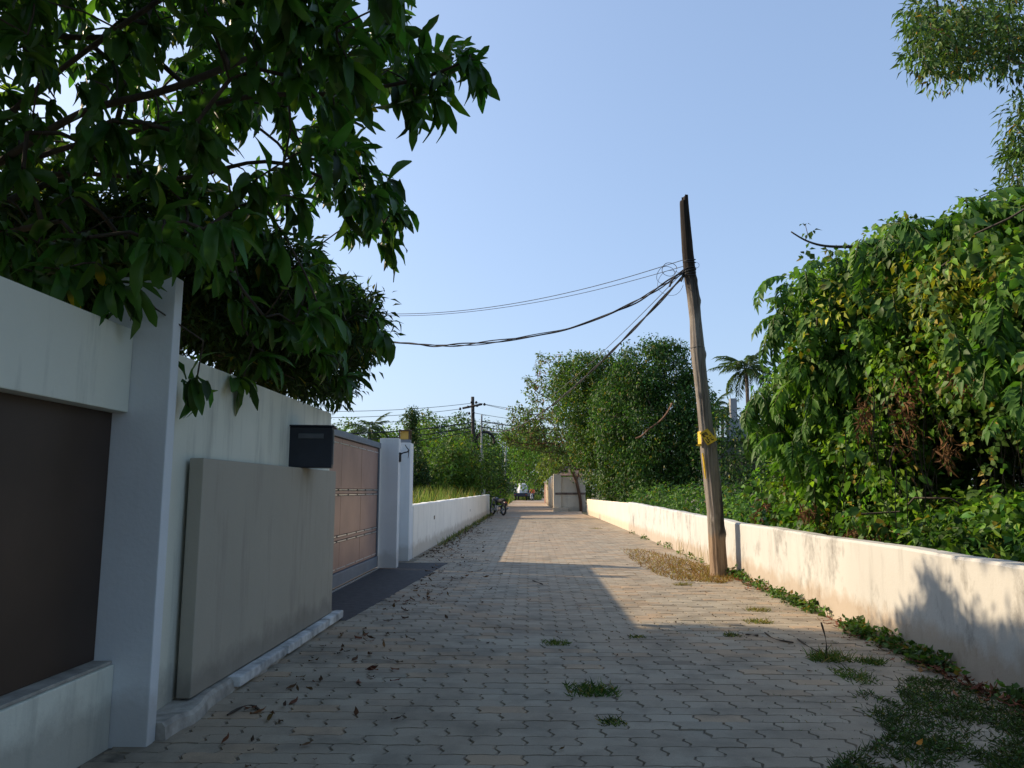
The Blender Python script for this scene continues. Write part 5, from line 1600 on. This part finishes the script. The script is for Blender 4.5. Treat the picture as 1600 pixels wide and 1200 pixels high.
# stump of a trunk wrapped in creeper, and the bush at its foot, behind the gate post
bS = np.array(at_y(641, 767, 36.0)); bS[2] = -0.05
hz = at_y(641, 645, 36.0)[2]
clad_tree('creeper_clad_stump', 'slender dead trunk wrapped in dark creeper behind the gate post', [((bS[0] + 0.05 * (k % 3), 36.0, hz - 0.3 - 0.9 * k), (0.24 + 0.06 * (k % 2), 0.3, 0.62)) for k in range(6)], 420, 0.12, 18, bS,
          [[bS, bS + (0.02, 0, 1.5), bS + (-0.02, 0, hz)]], clump=0.17, droop=0.8, ckw=dict(base=(0.035, 0.075, 0.02), light=0.06), limbs=2, r_tip=0.02, maxr=0.07)
bU = np.array(at_y(652, 767, 35)); bU[2] = -0.05
clad_tree('dark_bush', 'rounded dark bush behind the start of the low white wall', [pb(648, 735, 35, 15, 34), pb(656, 755, 35, 12, 26), pb(636, 750, 35.5, 16, 36)], 380, 0.13, 22, bU, None, 'bush', clump=0.28, ckw=dict(base=(0.026, 0.058, 0.017), light=0.04), part='foliage')

# trees and tall scrub left of the lane
left = [('bushy_tree', 'leafy pale green tree behind the gate, left of the palm', [pb(540, 700, 52, 40, 42), pb(525, 690, 52, 26, 26), pb(555, 715, 50, 40, 40)], 360, (0.085, 0.15, 0.026), (535, 52)),
        ('bushy_tree', 'bright green tree behind the white gate post', [pb(610, 705, 50, 40, 36), pb(640, 700, 52, 40, 40), pb(585, 715, 51, 40, 34), pb(620, 740, 48, 50, 40)], 520, (0.08, 0.15, 0.025), (610, 50)),
        ('round_topped_tree', 'round topped tree right of the creeper wrapped trunk', [pb(672, 672, 58, 22, 28), pb(690, 680, 58, 22, 24), pb(660, 690, 57, 26, 34), pb(680, 715, 56, 36, 40)], 420, (0.085, 0.15, 0.035), (675, 57)),
        ('round_topped_tree', 'dark crowned tree just left of the utility poles', [pb(722, 672, 62, 20, 24), pb(735, 690, 62, 22, 30), pb(710, 690, 62, 18, 24), pb(725, 720, 60, 30, 40)], 380, (0.055, 0.105, 0.028), (724, 61)),
        ('creeper_mound', 'tall bright mound of creepers behind the low white wall', [pb(655, 725, 44, 26, 44), pb(690, 735, 42, 34, 40), pb(720, 735, 43, 32, 44), pb(675, 750, 40, 30, 32), pb(705, 705, 46, 20, 24)], 900, (0.085, 0.16, 0.026), (690, 42)),
        ('creeper_mound', 'dark creeper thicket behind the utility poles', [pb(745, 740, 52, 28, 46), pb(768, 745, 58, 24, 44), pb(758, 715, 60, 22, 34)], 560, (0.050, 0.10, 0.024), (752, 54))]
for nm, lab, bl, n_, bc, (bx, bY) in left:
    bs = np.array(at_y(bx, 767, bY)); bs[2] = -0.05
    clad_tree(nm, lab, bl, n_, 0.26 if 'tree' in nm else 0.22, 15, bs, [[bs, bs + (0, 0, 1.4), bs + (0.1, 0, 2.6)]] if 'tree' in nm else None, 'tree' if 'tree' in nm else 'creeper', clump=0.55, ckw=dict(base=bc, light=0.25, lightc=(0.14, 0.23, 0.04)), strands=0 if 'tree' in nm else 160, limbs=3)

# big trees closing the lane
far = [('shade_tree', 'feathery bright green tree arching over the lane end', [pb(800, 705, 80, 40, 34), pb(830, 720, 82, 36, 36), pb(855, 730, 78, 32, 30), pb(820, 685, 85, 34, 26), pb(850, 700, 84, 28, 26), pb(880, 745, 76, 20, 24)], 700, (0.085, 0.17, 0.025), (835, 104), 0.32),
       ('shade_tree', 'darker tree behind the far poles', [pb(790, 720, 112, 36, 44), pb(765, 700, 110, 34, 40), pb(775, 740, 108, 34, 34)], 420, (0.035, 0.075, 0.024), (785, 112), 0.38),
       ('shade_tree', 'dark tree closing the lane behind the truck', [pb(815, 740, 122, 34, 36), pb(840, 745, 126, 30, 36), pb(800, 755, 118, 30, 24)], 360, (0.022, 0.052, 0.020), (822, 122), 0.4),
       ('shade_tree', 'yellow green tree behind the pillared wall', [pb(880, 720, 62, 28, 30), pb(905, 735, 60, 30, 40), pb(868, 738, 66, 20, 24)], 320, (0.11, 0.16, 0.022), (885, 62), 0.28),
       ('shade_tree', 'green tree behind the creeper hung trees', [pb(960, 720, 58, 60, 50), pb(1040, 730, 58, 60, 50), pb(1100, 720, 52, 40, 40)], 420, (0.045, 0.09, 0.024), (1000, 58), 0.28)]
for nm, lab, bl, n_, bc, (bx, bY), lf in far:
    bs = np.array(at_y(bx, 767, bY)); bs[2] = -0.05
    clad_tree(nm, lab, bl, n_, lf, 15, bs, [[bs, bs + (0, 0, 2.0), bs + (0.1, 0, 4.0)]], 'tree', clump=0.8, ckw=dict(base=bc, light=0.22, lightc=tuple(np.array(bc) * 1.8)), limbs=4, up=0.8)
wood = []
for k in range(34):
    X_ = -75 + k * 4.6 + rng.normal(0, 1.5)
    wood.append(((X_, 150 + rng.normal(0, 8), rng.uniform(2, 4)), (rng.uniform(3, 5.5), 4, rng.uniform(3.5, 6.5))))
cw_ = blob_clumps(wood, 1500, 0.2, 0.2); cw_ = cw_[cw_[:, 2] > 0]
tag(foliage('distant_wood', clump_leaves(cw_, 1.3, 14, 0.7, 0.4, ckw=dict(base=(0.05, 0.10, 0.03))), M['leaf']), 'distant line of trees closing off the view', 'wood', kind='stuff')


# ------------------------------------------------------------------ palms
def palm(name, crown, Y, label, L, nf, seed, base_x=None):
    c = at_y(crown[0], crown[1], Y)
    t = empty(name, (c[0], c[1], -0.05), 0, label, 'palm')
    h = c[2] + 0.05
    MB().tube([(0.15, 0, 0), (0.05, 0, h * 0.4), (0.0, 0, h * 0.75), (0, 0, h)], [0.17, 0.13, 0.11, 0.10], 9).build('trunk', M['bark_grey'], t, smooth=True)
    ms = [frond_mesh(seed + k, L, 26, 0.30 * L / 1.0 * 0.9, 0.085, a_, np.array((0.055, 0.095, 0.030)), 0.75) for k, a_ in enumerate((0.9, 1.3, 1.7))]
    for k in range(nf):
        o = link('frond', ms[k % 3], t)
        o.location = (0, 0, h)
        up_ = -1.25 + 1.5 * (k / nf)
        o.rotation_euler = (0, up_, k * 2.4 + rng.normal(0, 0.2))
    return t


palm('coconut_palm', (1166, 578), 46, 'coconut palm standing against the sky right of the pole', 2.1, 20, 40)
palm('coconut_palm', (1112, 640), 50, 'coconut palm showing only frond tips beside the pole', 1.7, 12, 50)
palm('coconut_palm', (1128, 650), 56, 'low coconut palm far behind the grey house', 1.7, 12, 60)
palm('fan_leaved_palm', (578, 672), 46, 'small palm rising above the copper brown gate', 1.5, 14, 70)


# ------------------------------------------------------------------ grass, weeds, litter
def blades(P_, H_, W_, base, lean=0.5, warm=0.2, warmc=(0.30, 0.22, 0.08), light=0.2, lightc=(0.16, 0.22, 0.05), var=0.3):
    m = len(P_)
    D_ = unit(rng.normal(0, lean, (m, 3)) * np.array([1, 1, 0.2]) + np.array([0, 0, 1.0]))
    N_ = unit(rng.normal(size=(m, 3)) * np.array([1, 1, 0.2]))
    return leaf_geo(P_, D_, N_, H_ * rng.uniform(0.4, 1.2, m), W_, T_BLADE, greens(m, base, var, warm, warmc, light, lightc))


# tall field grass behind the low white wall
n_ = 9000
fp = np.c_[rng.uniform(-9, -2.7, n_), rng.uniform(22, 46, n_), np.zeros(n_)]
fp = fp[fp[:, 0] > -2.6 - (fp[:, 1] - 16) * 0.22]
fg = blades(fp, 1.28, 0.035, (0.085, 0.15, 0.03), 0.22, 0.2, (0.34, 0.25, 0.09), 0.3, (0.20, 0.25, 0.05))
tag(foliage('field_grass', fg, M['grass']), 'tall yellow green grass behind the low white wall', 'grass', kind='stuff')
n_ = 5000
vg = np.c_[rng.uniform(-6.5, -1.9, n_), rng.uniform(43, 100, n_), np.zeros(n_)]
vg = vg[vg[:, 0] < -2.3 - 0.0 * vg[:, 1] + rng.normal(0, 0.5, len(vg))]
vg2 = np.c_[rng.uniform(-5, 1.5, 2200), rng.uniform(100, 108, 2200), np.zeros(2200)]
tag(foliage('verge_grass', blades(np.concatenate([vg, vg2]), 0.8, 0.07, (0.06, 0.12, 0.025), 0.4, 0.08), M['grass']), 'green grass verge along the far lane', 'grass', kind='stuff')
mb_ = np.array(at_y(777, 774, 40.8))
lv_ = empty('lime_shrub', (mb_[0], 40.8, -0.02), 0, 'small lime green shrub behind the parked motorcycle', 'shrub')
cc_ = rng.normal(0, 1, (60, 3)) * np.array([0.22, 0.2, 0.28]) + np.array([0, 0, 0.8]); cc_ = cc_[cc_[:, 2] > 0.05]
tag(foliage('foliage', clump_leaves(cc_, 0.12, 9, 0.15, 0.07, ckw=dict(base=(0.17, 0.28, 0.03), light=0.3, lightc=(0.26, 0.36, 0.04))), M['leaf'], lv_), kind='stuff')
MB().tube([(0, 0, 0), (0.02, 0, 0.5), (0, 0.05, 0.9)], [0.02, 0.015, 0.01], 5).build('stem', M['twig'], lv_)


def lane_tuft(name, x, y, rx, label, h=0.07, n_=240, base=(0.065, 0.12, 0.022), warm=0.12, ry=None, group='grass tufts growing between the pavers'):
    c = ground(x, y); s = c[1] / FPX
    rx_ = rx * s
    q_ = rng.normal(0, 1, (n_, 2)) * np.array([rx_ * 0.5, (ry or rx_ * 0.45)])
    q_ = np.clip(q_, -1.6 * np.array([rx_ * 0.5, ry or rx_ * 0.45]), 1.6 * np.array([rx_ * 0.5, ry or rx_ * 0.45]))
    o = empty(name, (c[0], c[1], 0.0), 0, label, 'grass', group)
    tag(foliage('blades', blades(np.c_[q_, np.zeros(n_)], h, 0.006, base, 1.25, warm), M['grass'], o), kind='stuff')
    return o


lane_tuft('grass_tuft', 924, 1080, 44, 'largest grass tuft in the middle of the shaded pavers', 0.055, 420, (0.05, 0.11, 0.025))
lane_tuft('grass_tuft', 868, 1006, 24, 'flat grass tuft in the lane, farther than the largest tuft', 0.04, 200)
lane_tuft('grass_tuft', 958, 1130, 22, 'small dark grass tuft just right and nearer than the largest tuft', 0.035, 130, (0.045, 0.08, 0.02))
lane_tuft('grass_tuft', 996, 996, 14, 'tiny grass tuft in the shade right of the lane middle', 0.03, 80)
lane_tuft('grass_tuft', 1294, 1030, 34, 'bushy grass tuft with bare stalks near the right wall in shade', 0.10, 300)
lane_tuft('grass_tuft', 1362, 1036, 24, 'low grass tuft between the stalky tuft and the right wall', 0.06, 200)
lane_tuft('grass_tuft', 1336, 1058, 26, 'ragged grass tuft below the stalky tuft in shade', 0.06, 220, ry=0.12)
lane_tuft('grass_tuft', 1184, 972, 22, 'sunlit grass tuft at the edge of the shade right of the pole', 0.05, 160, (0.14, 0.16, 0.03), 0.3)
lane_tuft('grass_tuft', 1184, 954, 20, 'sunlit yellowish grass tuft just below the pole foot', 0.05, 150, (0.16, 0.15, 0.04), 0.4)
lane_tuft('grass_tuft', 1142, 993, 16, 'small dark tuft with twigs at the shade edge', 0.04, 90, (0.04, 0.06, 0.02))
lane_tuft('grass_tuft', 1066, 914, 14, 'pale dry tuft at the near edge of the dry grass patch', 0.05, 140, (0.16, 0.13, 0.06), 0.5)
lane_tuft('grass_tuft', 930, 826, 12, 'small far grass tuft in the sunlit lane', 0.06, 90, (0.12, 0.13, 0.03), 0.3)
# dry grass patch at the pole's foot
pts = []
poly_d = [(970, 858), (1010, 860), (1060, 872), (1130, 893), (1160, 905), (1130, 912), (1060, 908), (1030, 900), (1010, 890), (990, 878)]
while len(pts) < 3600:
    x = rng.uniform(960, 1180, 3000); y = rng.uniform(852, 918, 3000)
    k = inside(poly_d, x, y)
    for a_, b_ in zip(x[k], y[k]):
        p = ground(a_, b_)
        if p[0] < 2.9 and rng.random() < 0.35 + 0.65 * min(1, max(0, (p[0] - 1.6) / 1.2)): pts.append(p)
pts = np.array(pts[:3600])
tag(foliage('dry_grass', blades(pts, 0.075, 0.008, (0.20, 0.145, 0.045), 1.0, 0.55, (0.24, 0.13, 0.05), 0.2, (0.32, 0.26, 0.07)), M['grass']), 'patch of dry brown grass at the foot of the wooden pole', 'grass', kind='stuff')
n_ = 60
ps = np.c_[rng.uniform(2.75, 2.92, n_), rng.uniform(11.2, 15.0, n_), np.zeros(n_)]
tag(foliage('dry_stalks', blades(ps, 0.42, 0.005, (0.30, 0.24, 0.12), 0.15, 0.3, (0.4, 0.32, 0.16), 0.0), M['grass']), 'thin dry stalks standing against the right wall', 'stalks', kind='stuff')

# leafy weeds along the foot of the right wall
wx = lambda y: np.interp(y, [-6, 4.5, 7.5, 11, 23.3], [2.80, 2.82, 2.88, 2.95, 2.98])
yy_ = np.concatenate([rng.uniform(3.4, 11.0, 420), rng.uniform(6.6, 7.2, 60), rng.uniform(10.4, 11.1, 60), rng.uniform(11, 22, 60)])
yy_ = yy_[(np.sin(yy_ * 2.3 + 0.5) + 0.7 * np.sin(yy_ * 5.9) + rng.normal(0, 0.5, len(yy_))) > -0.35]
wc = np.c_[wx(yy_) - np.abs(rng.normal(0, 0.055, len(yy_))) - 0.03, yy_, np.abs(rng.normal(0, 0.03, len(yy_))) + 0.02]
tag(foliage('wall_weeds', clump_leaves(wc, 0.05, 11, 0.05, 0.034, ckw=dict(base=(0.060, 0.12, 0.026), var=0.35, warm=0.12, warmc=(0.22, 0.15, 0.04), light=0.2), droop=0.2, up=0.9), M['leaf']), 'leafy weeds rooted along the foot of the right wall', 'weeds', kind='stuff')

# the trailing green mat in the near right corner
pts = []
poly_g = [(1400, 1062), (1440, 1060), (1500, 1068), (1600, 1100), (1900, 1240), (1900, 1600), (1300, 1300), (1270, 1220), (1330, 1180), (1390, 1150), (1360, 1120), (1330, 1095), (1350, 1080), (1390, 1095), (1420, 1110), (1400, 1080)]
while len(pts) < 20000:
    x = rng.uniform(1250, 1900, 6000); y = rng.uniform(1050, 1400, 6000)
    k = inside(poly_g, x, y)
    for a_, b_ in zip(x[k], y[k]):
        p = ground(a_, b_)
        nz = math.sin(p[0] * 7.3 + 1) * math.sin(p[1] * 5.1) + 0.6 * math.sin(p[0] * 17) * math.sin(p[1] * 13 + 2)
        if p[0] < 2.8 and rng.random() < 0.45 + 0.45 * nz + 0.5 * (p[0] - 2.0): pts.append(p)
pts = np.array(pts[:20000])
gm = blades(pts, 0.05, 0.006, (0.055, 0.085, 0.026), 1.3, 0.05, (0.16, 0.11, 0.04), 0.10, (0.09, 0.14, 0.03))
ml = pts[::6] + np.array([0, 0, 0.02])
m_ = len(ml)
gl = leaf_geo(ml, unit(rng.normal(size=(m_, 3)) * np.array([1, 1, 0.3])), unit(rng.normal(0, 0.35, (m_, 3)) + np.array([0, 0, 1.0])), 0.026 * rng.uniform(0.6, 1.3, m_), 0.017, T_LEAF, greens(m_, (0.045, 0.09, 0.024), 0.3, 0.04))
tag(foliage('trailing_weeds', join_geo([gm, gl]), M['grass']), 'mat of trailing green weeds spreading from the right wall', 'weeds', kind='stuff')
# streaks of moss and grass in the joints on the right side
n_ = 1500
js = np.c_[rng.uniform(0.9, 2.75, n_), rng.uniform(3.4, 9.0, n_), np.full(n_, -0.004)]
js[:, 1] = np.round(js[:, 1] / PD) * PD + rng.normal(0, 0.006, n_)
js = js[(np.sin(js[:, 0] * 3.1) * np.sin(js[:, 1] * 2.3 + 1) + 0.4 * (js[:, 0] - 1.6) + rng.normal(0, 0.3, n_)) > 0.35]
tag(foliage('joint_grass', blades(js, 0.022, 0.004, (0.05, 0.085, 0.024), 1.1, 0.2), M['grass']), 'sparse grass sprouting in the paver joints at right', 'grass', kind='stuff')


# fallen leaves
def litter(name, C_, label, L=0.085, base=(0.10, 0.052, 0.028), z=0.006):
    m = len(C_)
    P_ = np.c_[C_, rng.uniform(z, z + 0.012, m)]
    D_ = unit(rng.normal(size=(m, 3)) * np.array([1, 1, 0.12])); N_ = unit(rng.normal(0, 0.25, (m, 3)) + np.array([0, 0, 1.0]))
    Ls = L * rng.uniform(0.5, 1.25, m)
    col = np.array(base) * rng.uniform(0.45, 1.9, (m, 1)) * (1 + rng.normal(0, 0.12, (m, 3)))
    cur = long_leaf(4, 0.9, 0.05, 3, [0.1, 0.8, 1.0, 0.7, 0.05]); 
    T_ = cur[0].copy(); T_[:, 2] = -T_[:, 2] * 0.6
    o = foliage(name, leaf_geo(P_, D_, N_, Ls, Ls * 0.34, (T_, cur[1]), col.clip(0.01, 0.8)), M['leaf_dry'])
    return tag(o, label, 'leaves', kind='stuff')


y1 = rng.uniform(3.6, 24, 300)
x1 = -1.62 + np.abs(rng.normal(0, 0.42, 300)) - np.clip((y1 - 12) * 0.035, 0, 0.36)
x1 = np.where((y1 > 7.4) & (y1 < 12.9), x1 + 0.10, x1)
litter('leaf_litter', np.c_[x1, y1], 'dark fallen mango leaves scattered along the left side of the lane')
y2 = rng.uniform(14, 38, 360); x2 = -2.0 + np.abs(rng.normal(0, 0.16, 360))
litter('leaf_litter', np.c_[x2, y2], 'fallen leaves banked along the foot of the low white wall', 0.10, (0.07, 0.045, 0.025))
y3 = np.concatenate([rng.uniform(3.6, 7.4, 90), rng.uniform(9.2, 11, 70), rng.uniform(4.2, 5.6, 90)])
x3 = wx(y3) - 0.07 - np.abs(rng.normal(0, 0.09, len(y3)))
litter('leaf_litter', np.c_[x3, y3], 'red brown fallen leaves caught along the foot of the right wall', 0.085, (0.15, 0.07, 0.038), 0.02)
x4 = rng.uniform(-1.6, 2.6, 130); y4 = rng.uniform(3.4, 26, 130)
litter('leaf_litter', np.c_[x4, y4], 'few loose leaves strewn over the middle of the lane', 0.06, (0.11, 0.065, 0.035))
n_ = 700
gp_ = np.c_[-2.05 + np.abs(rng.normal(0, 0.10, n_)), rng.uniform(17, 39.5, n_), np.zeros(n_)]
tag(foliage('wall_grass', blades(gp_, 0.16, 0.012, (0.07, 0.12, 0.03), 0.6, 0.25), M['grass']), 'grass growing along the foot of the low white wall', 'grass', kind='stuff')
# orange leaf on the weed mat
ol = long_leaf(5, 0.9, 0.03, 9, [0.1, 0.8, 1.0, 0.7, 0.05]); ov = ol[0].copy(); ov[:, 1] *= 0.5; ov *= 0.05; ov[:, 2] = -ov[:, 2]
o = link('fallen_leaf', np_mesh('fallen_leaf', ov, ol[1], M['leaf_dry'], np.tile((0.60, 0.24, 0.04), (len(ov), 1)), True))
g_ = ground(1432, 1162, 0.05); o.location = tuple(g_); o.rotation_euler = (0.2, 0.1, 0.6)
tag(o, 'single orange leaf lying on the trailing weed mat', 'leaf')
# twigs
for i, (p_, lab) in enumerate(((((832, 908), (848, 914)), 'short dark twig lying on the shaded pavers in mid lane'), (((1195, 990), (1212, 1003), (1240, 1006)), 'thin dry twig lying in the shade near the right wall'),
                               (((1246, 1000), (1262, 1012), (1290, 1026)), 'thin branching twig above the stalky tuft'), (((1165, 993), (1185, 995)), 'small twig at the edge of the shade'),
                               (((355, 1120), (390, 1100), (405, 1112)), 'crooked dark twig by the plinth on the left'), (((1288, 1028), (1296, 990), (1292, 965)), 'bare upright stalk rising from the stalky tuft'))):
    pp_ = [np.array(ground(x, y)) + np.array([0, 0, 0.010]) for x, y in p_]
    if 'upright' in lab:
        b0 = ground(1290, 1032); pp_ = [b0, b0 + np.array([0.02, 0, 0.12]), b0 + np.array([-0.01, 0.02, 0.26])]
    t_ = MB().tube(spline(pp_, 10), [0.005 + 0.003 * math.sin(k_) for k_ in range(10)], 5)
    tag(t_.build('twig', M['twig']), lab, 'twig', 'twigs on the lane')
